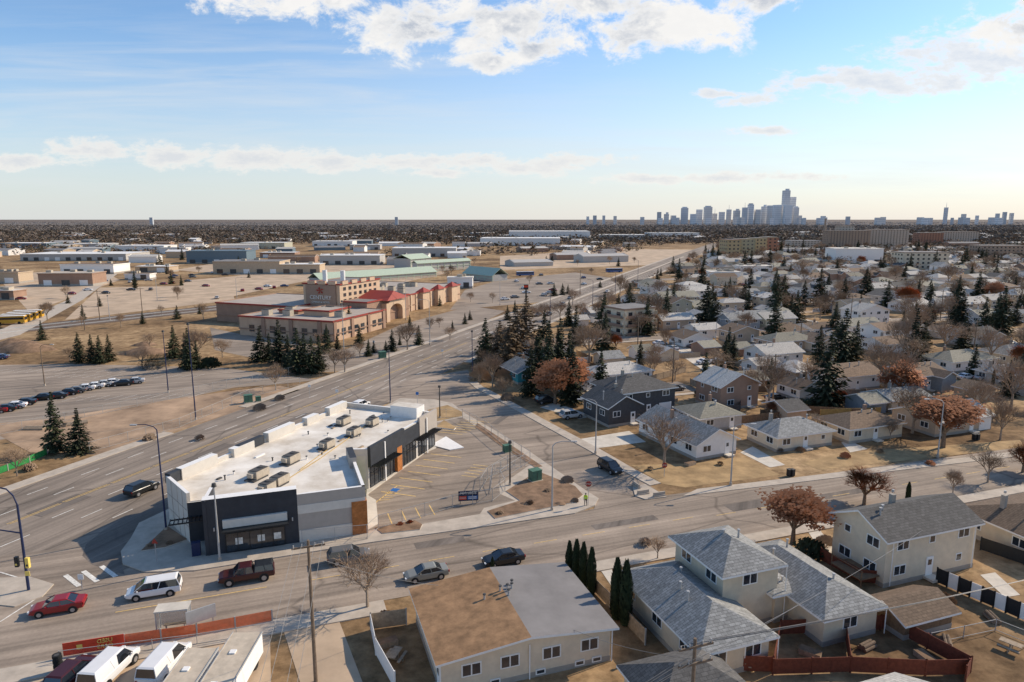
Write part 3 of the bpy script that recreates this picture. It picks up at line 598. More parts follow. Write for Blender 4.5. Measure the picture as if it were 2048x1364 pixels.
# ---------- generic distant buildings ----------
def fb(x0,x1,yb,yt,wm,rm=None,dep=None,rot=None,name='warehouse',label='low metal warehouse',cat='warehouse',stripe=None):
    p=G(x0,yb);q=G(x1,yb); w=(q-p).length; h=max(3,ZT((p.y+q.y)/2,yt)); d=dep or w*.5; rot=random.choice([-.05,.0,.05]) if rot is None else rot
    c=(p+q)/2+Vector((-math.sin(rot),math.cos(rot),0))*d/2; placed.append((c.x,c.y,max(w,d)/2))
    root=ob(name,None,None,c,rot,label,cat); mb=MB(); mb.box(0,0,h/2,w,d,h,wm); mb.box(0,0,.6,w+.1,d+.1,1.2,foundm); ob('wall',mb.mesh('wall'),root)
    mb=MB(); mb.box(0,0,h+.2,w+.6,d+.6,.6,stripe or wm,rm or membr); ob('roof',mb.mesh('roof'),root)
    n=max(2,min(16,int(w/9)))
    for i in range(n): mb=MB(); mb.box(-w/2+w*(i+.5)/n,-d/2-.05,1.9,w/n*.45,.16,3.0,random.choice([glass,hvacd,white])); ob('bay_door',mb.mesh('bay'),root)
    for i in range(3): mb=MB(); mb.box(random.uniform(-.4,.4)*w,random.uniform(-.3,.3)*d,h+1.1,3,2,1.4,hvac); ob('rooftop_unit',mb.mesh('ru'),root)
    return root
steelb=M('blue_metal',(.13,.18,.21),.6,.1); steelg=M('green_metal',(.46,.53,.40),.7,.12); distw=M('hazy_white_metal',(.76,.73,.68),.7,.06); distg=M('hazy_grey',(.46,.43,.39),.8,.1); tanr=M('tan_metal',(.50,.38,.26),.8,.1)
for a in((80,185,572,548,tand,concrete),(45,250,522,509,distg,distw),(375,493,527,503,steelb,steelb),(427,560,548,524,tanr,rubber),(785,912,514,497,distg,distw),(960,1120,492,477,distw,distw),(1018,1180,479,463,distw,distw),(-40,40,567,546,tanr,shB),(135,215,498,488,distg,distw),(625,705,493,483,distw,distw),(480,570,498,486,greenw,distw),(895,945,577,556,white,membr),(1670,1765,527,498,whitew,membr),(1480,1545,547,533,whitew,membr),(1175,1220,521,512,distg,distw),(0,95,497,487,steelb,distw),(230,330,505,492,distw,distw),(560,640,548,530,tanr,distw),(640,760,530,512,distg,distw),(-40,30,600,583,tand,membr),(320,372,508,496,distw,distg),(700,760,500,490,distg,distw),(1200,1290,480,470,distg,distw),(1300,1400,476,466,distw,distg),(1420,1480,562,545,whitew,membr),(1560,1640,508,498,whitew,shL),(120,230,548,530,whitew,shB),(270,340,545,534,tanr,distw),(380,440,512,503,distw,rubber),(520,590,516,506,tand,distw),(920,960,512,503,distw,distw),(250,300,560,549,whitew,shB)):
    fb(*a,label='low %s commercial shed among gravel yards'%('pale' if a[4] in(distw,white,whitew) else 'coloured'))
cA=M('apt_yellow',(.48,.36,.20),.8,.1);cB=M('apt_red',(.38,.19,.12),.8,.1);cC=M('apt_green',(.38,.35,.23),.8,.1);brn=M('brown_tower',(.38,.28,.205),.9,.1,rnd=.1); brn2=M('pale_tower',(.52,.43,.34),.9,.1,rnd=.1)
def fapt(x0,x1,yb,yt,fl,wm,bm,label,rot=0,dep=18):
    p=G(x0,yb);q=G(x1,yb); w=(q-p).length; h=ZT(p.y,yt); c=(p+q)/2+Vector((0,dep/2,0)); apartment(c,w,dep,h,fl,rot,wm,bm,label,balc=False)
fapt(1450,1478,516,480,5,cA,cB,'five storey yellow and red apartment block',.15); fapt(1478,1506,514,479,5,cC,cA,'five storey green and yellow apartment block',.15); fapt(1506,1530,511,477,5,cA,cC,'five storey yellow apartment block',.15); fapt(1530,1552,509,475,5,cB,cC,'five storey red apartment block',.15)
fapt(1655,1738,498,462,9,brn,brn,'long nine storey brown apartment slab'); fapt(1738,1815,496,460,9,brn2,brn,'nine storey tan apartment slab with balconies'); fapt(1680,1705,497,452,10,brn2,brn,'brown apartment tower with penthouse')
fapt(1838,1885,490,466,6,cB,brn,'brick red mid rise apartment block'); fapt(1885,1955,488,464,6,brn2,brn,'tan mid rise apartment block'); fapt(1960,2048,517,492,4,brn,brn,'dark four storey apartment block'); fapt(1805,1895,538,506,4,cream,brn,'cream four storey apartment block'); fapt(1580,1640,500,482,5,brn2,distg,'tan mid rise apartment block')
def station(p,q,wd,h,rh,label):
    v=q-p; L=v.length; r=ob('transit_station',None,None,(p+q)/2,math.atan2(v.y,v.x),label,'train station'); mb=MB(); mb.box(0,0,h/2,L,wd,h,distg)
    n=int(L/6)
    for i in range(n+1): mb.box(-L/2+L*i/n,-wd/2-.1,h/2,.5,.3,h,steelg)
    mb.box(0,-wd/2-.1,h*.5,L,.25,.4,steelg); mb.box(0,-wd/2-.1,h*.15,L,.25,1.6,concrete)
    ob('wall',mb.mesh('wall'),r); mb=MB(); mkroof(mb,0,0,L,wd,h,'gx',rh,.8,steelg,steelg); ob('roof',mb.mesh('roof'),r); placed.append((r.location.x,r.location.y,L/2))
station(G(630,570),G(860,553),13,4,3,'long transit station with green gabled roof'); station(G(830,545),G(935,538),6,7,1.5,'green roofed elevated walkway'); station(G(942,556),G(1000,562),12,4,4,'green roofed station entrance hall'); station(G(805,538),G(845,534),16,8,3,'arched green station hall')
mb=MB(); c=G(1648,480); mb.cyl((0,0,0),(0,0,ZT(c.y,437)),2.6,1.8,14,brn); ob('brick_stack',mb.mesh('brick_stack'),None,c,0,'tall slender brick chimney stack','chimney')
# ---------- SKYLINE ----------
sk=[M('skyline_haze_a',(.64,.64,.64),.8,.05,.02),M('skyline_haze_b',(.78,.77,.76),.8,.05,.02),M('skyline_haze_c',(.52,.53,.54),.8,.06,.02),M('skyline_haze_tan',(.76,.71,.66),.8,.05,.02)]  # aerial haze is painted into these pale tower base colours
def tower(x0,x1,yt,k=0,Y=5000,crown=0):
    w=(x1-x0)/F*Y; h=ZT(Y,yt); x=((x0+x1)/2-1024)/F*Y*1/(cT+.1788*sT)
    mb=MB(); d=w*.8; mb.box(0,0,h/2,w,d,h,sk[k%4]); 
    for z in range(8,int(h)-4,14): mb.box(0,0,z,w*1.02,d*1.02,2.4,sk[2])
    if crown==1: mb.box(w*.15,0,h+6,w*.5,d*.5,12,sk[k%4])
    if crown==2: mb.cyl((0,0,h),(0,0,h+35),1.5,.6,5,sk[2])
    if crown==3: mb.box(0,0,h+4,w*.7,d*.7,8,sk[(k+1)%4])
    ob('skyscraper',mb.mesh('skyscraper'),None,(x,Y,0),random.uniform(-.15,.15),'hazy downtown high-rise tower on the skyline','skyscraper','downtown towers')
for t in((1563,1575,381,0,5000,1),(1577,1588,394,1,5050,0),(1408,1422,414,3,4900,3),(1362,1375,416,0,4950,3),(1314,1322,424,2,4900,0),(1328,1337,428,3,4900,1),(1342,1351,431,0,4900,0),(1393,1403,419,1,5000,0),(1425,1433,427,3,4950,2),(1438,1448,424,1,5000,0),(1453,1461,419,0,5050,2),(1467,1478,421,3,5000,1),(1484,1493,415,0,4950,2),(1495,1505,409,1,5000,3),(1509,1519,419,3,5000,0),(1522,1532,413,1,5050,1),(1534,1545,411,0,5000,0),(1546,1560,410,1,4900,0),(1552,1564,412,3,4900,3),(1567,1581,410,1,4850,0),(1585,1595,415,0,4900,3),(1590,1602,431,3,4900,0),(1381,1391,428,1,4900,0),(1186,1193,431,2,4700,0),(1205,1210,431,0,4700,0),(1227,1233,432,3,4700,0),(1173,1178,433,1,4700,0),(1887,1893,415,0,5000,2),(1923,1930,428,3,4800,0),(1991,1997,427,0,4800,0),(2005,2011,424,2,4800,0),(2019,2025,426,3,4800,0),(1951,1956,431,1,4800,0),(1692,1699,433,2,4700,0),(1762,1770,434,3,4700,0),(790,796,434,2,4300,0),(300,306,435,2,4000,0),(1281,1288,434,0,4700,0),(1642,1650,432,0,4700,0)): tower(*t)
for i in range(26):
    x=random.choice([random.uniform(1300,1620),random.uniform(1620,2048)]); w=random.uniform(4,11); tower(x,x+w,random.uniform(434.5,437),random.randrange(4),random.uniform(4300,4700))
# ---------- TREES ----------
def spruce_meshes(seed,mat,slim=1.0,n_l=26):
    rg=random.Random(seed); tr=MB(); tr.cyl((0,0,0),(0,0,9.4),.17,.03,6,bark); cr_=MB()
    for k in range(n_l):
        f=k/(n_l-1); z=.7+9.1*f; R_=2.25*slim*((1-f)**.8)*rg.uniform(.8,1.12)+.1; nb=int(6+13*(1-f))
        for b in range(nb):
            a=rg.uniform(0,6.283); r_=R_*rg.uniform(.55,1.18); ca,sa=math.cos(a),math.sin(a); dr=rg.uniform(.12,.38)
            for s in range(4):
                f0=.15+.25*s; rr=r_*f0; zz=z-dr*rr+rg.uniform(-.08,.08)+(.12*r_ if s==3 else 0); ww=rg.uniform(.2,.42)*(1.15-.2*s); ln=r_*.38
                p=(rr*ca,rr*sa,zz); t=((rr+ln)*ca,(rr+ln)*sa,zz-dr*ln-rg.uniform(0,.15)); tw=rg.uniform(-.25,.1)
                l_=(p[0]+ca*ln*.4-sa*ww,p[1]+sa*ln*.4+ca*ww,zz-.05+tw); q=(p[0]+ca*ln*.4+sa*ww,p[1]+sa*ln*.4-ca*ww,zz-.05-tw*.6)
                cr_.add([p,l_,t,q],[(0,1,2),(0,2,3)],mat)
    cr_.cyl((0,0,9.4),(0,0,10),.05,.01,4,mat); return tr.mesh('trunk'),cr_.mesh('crown')
def bare_meshes(seed,tm,cm,leafy=0,spread=1.0):
    rg=random.Random(seed); tr=MB(); cw=MB()
    def grow(p,d,l,r,lev):
        q=p+d*l; (tr if lev<2 else cw).cyl(p,q,r,r*.62,5 if lev<2 else 3,tm if lev<2 else cm,False)
        if lev==4:
            for i in range(5 if not leafy else 3):
                e=q+Vector((rg.uniform(-1,1),rg.uniform(-1,1),rg.uniform(-.3,1)))*l*.8; m=q.lerp(p,rg.random()); w=.026
                cw.add([m,(m.x+w,m.y+w,m.z),e],[(0,1,2)],cm)
                for j in range(leafy):
                    c=m.lerp(e,rg.uniform(0,1.2))+Vector((rg.uniform(-.2,.2),rg.uniform(-.2,.2),rg.uniform(-.2,.2))); s=rg.uniform(.06,.17)
                    cw.add([(c.x-s,c.y,c.z),(c.x+s*.6,c.y+s,c.z+s*.4),(c.x+s*.4,c.y-s*.8,c.z+s)],[(0,1,2)],cm)
            return
        n=[5,4,4,3][lev]
        for i in range(n):
            a=6.283*(i+rg.uniform(-.3,.3))/n; o=d.orthogonal().normalized(); o2=d.cross(o); sp=rg.uniform(.45,.95)*spread
            nd=(d+(o*math.cos(a)+o2*math.sin(a))*sp+Vector((0,0,.18))).normalized(); st=p+d*l*(rg.uniform(.55,1) if lev>0 else rg.uniform(.7,1))
            grow(st,nd,l*rg.uniform(.62,.85),r*.55,lev+1)
        if lev in(0,1): grow(q,(d+Vector((rg.uniform(-.2,.2),rg.uniform(-.2,.2),0))).normalized(),l*.8,r*.6,lev+1)
    grow(Vector((0,0,0)),Vector((0,0,1)),(2.7 if not leafy else 1.7),.19,0); 
    zz=max(v[2] for v in cw.v); k=10/zz
    for mbx in(tr,cw): mbx.v=[(x*k,y*k,z*k) for x,y,z in mbx.v]
    return tr.mesh('trunk'),cw.mesh('crown')
SP=[spruce_meshes(i,ndl,s) for i,s in((1,1.0),(2,1.15),(3,.85))]; SPB=spruce_meshes(9,ndlb,1.1,22)
BT=[bare_meshes(i,barkg,twig,0,sp) for i,sp in((21,1.0),(22,.8),(23,1.15),(24,.9))]; BO=[bare_meshes(31,bark,twigo,4,1.0),bare_meshes(32,bark,twigo,5,1.15)]
def col_meshes(seed):
    rg=random.Random(seed); tr=MB(); tr.cyl((0,0,0),(0,0,8),.15,.05,6,bark); c=MB()
    for i in range(1500):
        z=rg.uniform(.2,10); R_=1.15*min(1,(z+.5)/1.5)*min(1,((10.2-z)/4))**.7; a=rg.uniform(0,6.283); r_=R_*rg.uniform(.75,1.1); x,y=r_*math.cos(a),r_*math.sin(a); s=rg.uniform(.12,.3)
        c.add([(x-s*math.sin(a),y+s*math.cos(a),z),(x+s*math.sin(a),y-s*math.cos(a),z),(x+.2*math.cos(a),y+.2*math.sin(a),z+s*2.5)],[(0,1,2)],cedar)
    c.cyl((0,0,0.2),(0,0,8.6),.9,.5,8,cedar); return tr.mesh('trunk'),c.mesh('crown')
CO=col_meshes(5)
def tree(ms,c,h,name,label,cat,group,wf=1.0):
    s=h/10; r=ob(name,None,None,(c[0],c[1],0),random.uniform(0,6.28),label,cat,group,scale=(s*wf,s*wf,s)); ob('trunk',ms[0],r); ob('crown',ms[1],r); return r
def tp(px,yb,yt): c=G(px,yb); return c,ZT(c.y,yt)
spl=[(115,905,782),(162,905,815),(160,725,664),(186,727,668),(202,727,670),(220,722,668),(350,715,650),(380,740,655),(372,718,665),(522,722,652),(560,727,638),(597,745,655),(625,745,672),(655,705,648),(640,740,668),(700,665,610),(785,702,658),(738,712,678),(748,705,680),(772,700,680),(1077,765,650),(1097,772,640),(1120,765,635),(1062,792,690),(1088,700,620),(1138,760,660),(1208,662,583),(1210,700,620),(1404,578,520),(1357,568,516),(1315,565,537),(1565,622,548),(1582,632,590),(1495,628,575),(1650,628,580),(1685,735,615),(1637,728,650),(1670,700,640),(1825,735,615),(1840,700,655),(1920,655,578),(1925,705,632),(2000,672,570),(2045,765,690),(1417,632,580),(1870,540,500),(1108,592,565),(1125,590,566),(1136,588,568),(1200,575,560),(838,690,650),(800,690,672),(905,660,640),(930,648,625),(940,640,620),(270,570,540),(85,680,640),(355,638,610),(320,530,505),(365,520,495),(1450,735,670),(1465,730,668),(1545,600,560),(1710,720,640),(1805,660,620),(1865,640,600),(2030,650,600),(400,628,607),(835,618,590),(700,625,597),(880,612,590),(540,720,665),(578,735,668),(610,725,665),(675,700,665),(395,735,680),(720,690,650),(820,660,630),(1015,640,610),(1030,625,600)]
for px,yb,yt in spl:
    c,h=tp(px,yb,yt); tree(random.choice(SP),c,max(3,h),'spruce_tree','dark green conical spruce tree in dry grass','spruce','spruce trees',random.uniform(.85,1.2)); placed.append((c.x,c.y,2))
for px,yb,yt in((1053,700,590),(1020,745,632),(1035,720,610),(1000,735,640)): c,h=tp(px,yb,yt); tree(SPB,c,h,'spruce_tree','tall brownish half bare spruce by the avenue','spruce','spruce trees',1.2)
for px,yb,yt in((1138,1165,1085),(1152,1172,1082),(1166,1180,1088),(1182,1190,1098),(1232,1238,1120),(1250,1250,1125),(1815,1002,965),(985,1145,1115),(1985,770,740)): c,h=tp(px,yb,yt); tree(CO,c,h,'cedar_tree','narrow columnar dark green cedar beside house','cedar','columnar cedars',.8 if h>3 else 1)
for px,yb,yt in((1585,1088,970),(1728,1010,925),(1885,895,785),(1800,800,718),(1110,808,715),(1140,795,710),(1985,600,560),(1815,620,570),(1545,835,800),(2045,945,885),(1600,870,855)): c,h=tp(px,yb,yt); tree(random.choice(BO),c,h,'deciduous_tree','russet brown tree keeping last dry leaves','tree','russet trees',1.4 if yb>880 else 1.2)
for px,yb,yt in((1328,935,812),(735,1215,1090),(1975,965,895),(1905,990,935),(1178,728,636),(985,775,700),(1768,795,665),(1820,740,660),(552,780,722),(35,952,890),(395,720,655),(300,700,660),(445,715,675),(690,745,690),(670,745,690),(1315,1118,1068),(815,700,640),(1005,800,750),(960,770,720),(1500,780,730),(1600,560,510),(2000,880,790),(1995,830,780),(1435,760,690),(95,640,600),(285,735,690),(140,722,690),(1255,600,560),(1240,590,545),(1640,640,590),(1305,760,700),(1310,640,590),(2040,720,650),(1330,700,650),(1160,640,600),(1145,610,575),(990,720,650),(1010,700,645),(970,745,690),(1060,660,600),(1090,650,600),(1120,640,598),(900,680,650),(640,700,660),(720,715,680),(860,665,630),(1310,735,680),(1350,760,705),(1620,870,820),(1780,880,835)): c,h=tp(px,yb,yt); tree(random.choice(BT),c,h,'deciduous_tree','leafless grey-brown deciduous tree','tree','bare trees',random.uniform(1.05,1.3)); placed.append((c.x,c.y,2))
# ---------- auto residential ----------
def ok(x,y,r): return all((x-a)**2+(y-b)**2>(r+c*.85)**2 for a,b,c in placed)
def clear_side(x,y): return y>215 or x>17.2-(y-98.8)*.473+9
WM=[whitew,cream,beige,tan,greyw,greenw,whitew,whitew,cream,tand,bluew,beige,whitew]; RM=[shL,shG,shB,shO,shD,shL,shO,shB,shL,shD]
nh=0; ng=0; streets=[]
k=1; cand=[]
while k<15:
    gy=69+62*k; streets.append(gy)
    for ro in(-17,17):
        gx=-150
        while gx<1100:
            gx+=16; cand.append((gx+random.uniform(-2.2,2.2),gy+ro+random.uniform(-2,2),ro))
    k+=1
cand.sort(key=lambda c:c[0]**2+c[1]**2)
autoh=[]
for gx,gy,ro in cand:
    p=E1*gx+N1*gy; x,y=p.x,p.y
    if x<Rx(y)+14 or x>y*.8+12 or y>900 or (abs((gx%210)-20)<12) or not clear_side(x,y): continue
    if y>600 and random.random()<.3: continue
    if nh<270 and ok(x,y,6.3):
        w=random.uniform(9.5,14);d=random.uniform(7,9.5); h=random.choice([2.9,3.1,3.4,3.0,3.8,5.2]); kk=random.choice(['gx','hip','gy','gx']); wm=random.choice(WM);rm=random.choice(RM)
        wn=wm.name.split('_')[0]; rn=rm.name.replace('_shingles','').replace('_',' ')
        house((x,y),w,d,h,kk,random.uniform(1.3,2.3),wm,rm,f'{wn} house with {rn} shingle {"hip" if kk=="hip" else "gable"} roof',group='houses along the residential streets',lo=(y>330),wins='fl',chim=y<300,rot=GR+random.choice([0,0,0,.06,-.06]),ell=(kk!='gy' and random.random()<.5)); nh+=1; autoh.append((x,y,ro))
    q=p+N1*(12 if ro>0 else -12)+E1*random.uniform(-5,5)
    if ng<250 and random.random()<.9 and clear_side(q.x,q.y) and ok(q.x,q.y,3.3):
        house((q.x,q.y),random.uniform(4,7.5),random.uniform(4.5,6.5),2.5,random.choice(['gx','gy']),1.2,random.choice(WM),random.choice(RM),'small detached back lane garage',group='lane garages',lo=True,name='garage',cat='garage'); ng+=1
for gy in streets:
    pts=[E1*gx+N1*gy for gx in range(-160,1200,10)]; pts=[p for p in pts if p.x>Rx(p.y)+3 and clear_side(p.x,p.y) and ok(p.x,p.y,1)]
    run=[]
    for p in pts+[Vector((9999,0,0))]:
        if run and (p-run[-1]).length>12:
            if len(run)>1: strip('residential_street',run,-4.5,4.5,0,.022,asph2); strip('sidewalk',run,5.5,7,0,.12,concrete)
            run=[]
        run.append(p)
    lane=[E1*gx+N1*(gy+31) for gx in range(-160,1200,12)]; lane=[p for p in lane if p.x>Rx(p.y)+8 and clear_side(p.x,p.y) and ok(p.x,p.y,1.5)]
    for u,v in zip(lane,lane[1:]):
        if (u-v).length<13: strip('back_lane',[u,v],-2.5,2.5,0,.016,gravel)
for x,y,ro in autoh:
    if y<420:
        p=Vector((x,y,0)); s=-1 if ro>0 else 1
        sheet('driveway',[p+E1*7.0,p+E1*7.0+N1*s*12,p+E1*9.2+N1*s*12,p+E1*9.2],.018,conc_w)
        for a,b in ((p+E1*7.6-N1*s*3,p+E1*7.6-N1*s*13),(p-E1*7-N1*s*13,p+E1*7-N1*s*13)):
            if random.random()<.25: continue
            dd=b-a; mb=MB(); c_=(a+b)/2; fm_=random.choice([woodf,brownf,woodf,whitew]); mb.box(0,0,.85,dd.length,.06,1.5,fm_)
            for i in range(5): mb.box(-dd.length/2+i*dd.length/4,0,.85,.12,.14,1.7,fm_)
            ob('fence',mb.mesh('fence'),None,(c_.x,c_.y,0),math.atan2(dd.y,dd.x),'wooden yard fence between houses','fence','yard fences')
n=0; tries=0; nd=0
while n<345 and tries<14000:
    tries+=1; y=118+720*random.random()**1.2; x=random.uniform(Rx(y)+6,y*.8+6)
    if not ok(x,y,1.0) or not clear_side(x,y): continue
    if y<135 and x<70: continue
    q=random.random(); h=random.uniform(6,13)
    if q>=.42 and nd>=185: continue
    placed.append((x,y,1.1))
    if q<.42: tree(random.choice(SP),(x,y),h*random.uniform(.8,1.35),'spruce_tree','dark green spruce between houses','spruce','spruce trees')
    elif q<.48: tree(random.choice(BO),(x,y),h*.7,'deciduous_tree','russet brown tree in a back yard','tree','russet trees'); nd+=1
    else: tree(random.choice(BT),(x,y),h,'deciduous_tree','leafless tree in a residential yard','tree','bare trees',random.uniform(1.0,1.35)); nd+=1
    n+=1
n=0
while n<60:
    y=random.uniform(230,650); x=random.uniform(-y*.78,Lx(y)-8)
    if not ok(x,y,3): continue
    n+=1; tree(random.choice(BT if random.random()<.7 else SP),(x,y),random.uniform(4,8),'deciduous_tree' ,'small leafless tree on open ground','tree','bare trees')
n=0
while n<150:
    y=random.uniform(560,1700); x=random.uniform(-.78*y,Lx(y)+ (0 if y<900 else .6*y))
    if abs(x-Lx(y)-10)<40 or not ok(x,y,14): continue
    w=random.uniform(12,45);d=random.uniform(12,24);h=random.uniform(3.5,7); mb=MB(); wm=random.choice([distg,tanr,tand,whitew,brn2,steelb,distw]); rm=random.choice([distw,distg,shB,shL,rubber,distg]); mkwall(mb,0,0,w,d,h,'gx',2,wm,False); mkroof(mb,0,0,w,d,h,'gx',1.5,.4,rm)
    ob('industrial_building',mb.mesh('industrial_building'),None,(x,y,0),random.choice([.1,-.36,.34,0]),'low industrial building with pale metal roof','warehouse','industrial buildings'); placed.append((x,y,w/2)); n+=1
# ---------- far woods (mass): loose clumps of twig-like faces -------------
def woods(y0,y1,n,cc,size,nt,den=lambda x,y:True,ts=1.0,p=1.3):
    mb=MB(); rg=random.Random(y0+n); V=mb.v; Fc=mb.f; MI=mb.mi
    for m in cc: mb._m(m)
    for i in range(n):
        y=y0+(y1-y0)*rg.random()**p; x=rg.uniform(-.8*y,.8*y) 
        if not den(x,y): continue
        h=size*rg.uniform(.6,1.25); r_=h*rg.uniform(.3,.5)*(1+y/3000); k=rg.randrange(len(cc))
        for j in range(nt):
            a=rg.uniform(0,6.28); f=rg.random()**.5; cx=x+r_*f*math.cos(a); cy=y+r_*f*math.sin(a); cz=h*(1-.75*rg.random()*1.0)*(1-.25*f); s=ts*h*rg.uniform(.12,.3)*(1+y/2500)
            o=len(V)
            for q in range(3): V.append((cx+s*rg.uniform(-1,1),cy+s*rg.uniform(-1,1),max(0,cz+s*rg.uniform(-.8,.5))))
            Fc.append([o,o+1,o+2]); MI.append(k)
    ob('distant_woods',mb.mesh('woods'),None,(0,0,0),0,'distant bare brown woodland across the plain','woodland',None,'stuff')
w0_=[M('wood_yard_a',(.26,.18,.12),.95,.3,.1),M('wood_yard_b',(.06,.06,.032),.95,.3,.1),M('wood_yard_c',(.31,.22,.15),.95,.3,.1),M('wood_yard_d',(.24,.165,.115),.95,.3,.1)]
w1_=[M('wood_near_a',(.15,.105,.072),.95,.3,.1),M('wood_near_b',(.07,.063,.04),.95,.3,.1),M('wood_near_c',(.21,.15,.105),.95,.3,.1)]
w2_=[M('wood_mid_a',(.12,.09,.068),.95,.2,.05),M('wood_mid_b',(.08,.07,.053),.95,.2,.05),M('wood_mid_c',(.165,.125,.095),.95,.2,.05)]
w3_=[M('wood_far_a',(.16,.135,.117),.95,.1,.02),M('wood_far_b',(.125,.11,.10),.95,.1,.02),M('wood_far_c',(.195,.165,.14),.95,.1,.02)]  # this band and the next are paler, greyer: air haze mixed into the colour
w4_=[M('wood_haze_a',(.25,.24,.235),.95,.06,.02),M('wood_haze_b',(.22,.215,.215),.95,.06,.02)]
def pat(x,y): return math.sin(x*.011+1)+math.sin(y*.013+x*.004)+math.sin((x+y)*.021)*.6>-.2
woods(280,900,1700,w0_,8,34,lambda x,y: x>Rx(y)+12 and ok(x,y,1.2),.42,1.0)
woods(620,1200,4800,w1_,8,12,lambda x,y: (x>Rx(y)+25 or (x<Lx(y)-60 and pat(x,y) and y>720)) and ok(x,y,4))
woods(1050,2000,13000,w2_,10,9,lambda x,y: (x>Rx(y) or y>1250 or random.random()<.6) and ok(x,y,2))
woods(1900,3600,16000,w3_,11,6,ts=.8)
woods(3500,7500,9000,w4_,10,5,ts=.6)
# ---------- VEHICLES ----------
def carmeshes(kind):
    if kind=='sedan': L,W,Ht=4.75,.9,1.45; st=[(-2.37,.66,.5,.78),(-2.25,.84,.32,1.0),(-1.5,.9,.25,1.04),(0,.91,.24,.98),(1.1,.9,.25,.95),(1.95,.86,.27,.82),(2.3,.74,.33,.68),(2.38,.6,.42,.58)]; cab=[(-1.75,1.15,-.95,.35,1.0,Ht)]; wx=(-1.4,1.42); wr=.33
    elif kind=='suv': L,W,Ht=4.7,.94,1.72; st=[(-2.35,.8,.5,1.0),(-2.28,.9,.38,1.08),(-1.2,.95,.3,1.06),(.9,.95,.3,1.02),(1.8,.92,.32,.96),(2.25,.84,.38,.82),(2.36,.7,.46,.68)]; cab=[(-2.28,1.25,-1.9,.4,1.04,Ht)]; wx=(-1.4,1.42); wr=.37
    elif kind=='van': L,W,Ht=5.1,.98,1.78; st=[(-2.55,.86,.45,1.0),(-2.48,.96,.32,1.08),(-1,.99,.27,1.06),(1.2,.98,.27,1.02),(2.1,.92,.3,.88),(2.48,.8,.36,.72),(2.56,.64,.44,.62)]; cab=[(-2.48,1.75,-2.2,.75,1.04,Ht)]; wx=(-1.55,1.55); wr=.34
    elif kind=='cargo': L,W,Ht=5.6,1.0,2.1; st=[(-2.8,.95,.4,1.2),(-2.7,1.0,.35,1.25),(1.4,1.0,.35,1.2),(2.3,.96,.38,1.05),(2.75,.86,.42,.85)]; cab=[(-2.72,1.75,-2.6,.95,1.2,Ht)]; wx=(-1.6,1.8); wr=.38
    else: L,W,Ht=5.6,.98,1.85; st=[(-2.8,.9,.55,1.1),(-2.72,.97,.45,1.18),(-.6,.98,.42,1.18),(1.1,.98,.42,1.16),(2.3,.95,.42,1.12),(2.7,.86,.46,1.0),(2.8,.76,.5,.85)]; cab=[(-.7,1.35,-.5,.75,1.14,Ht),(-2.72,-.78,-2.6,-.86,1.14,Ht-.05)]; wx=(-1.7,1.75); wr=.42
    return L,W,Ht,st,cab,wx,wr
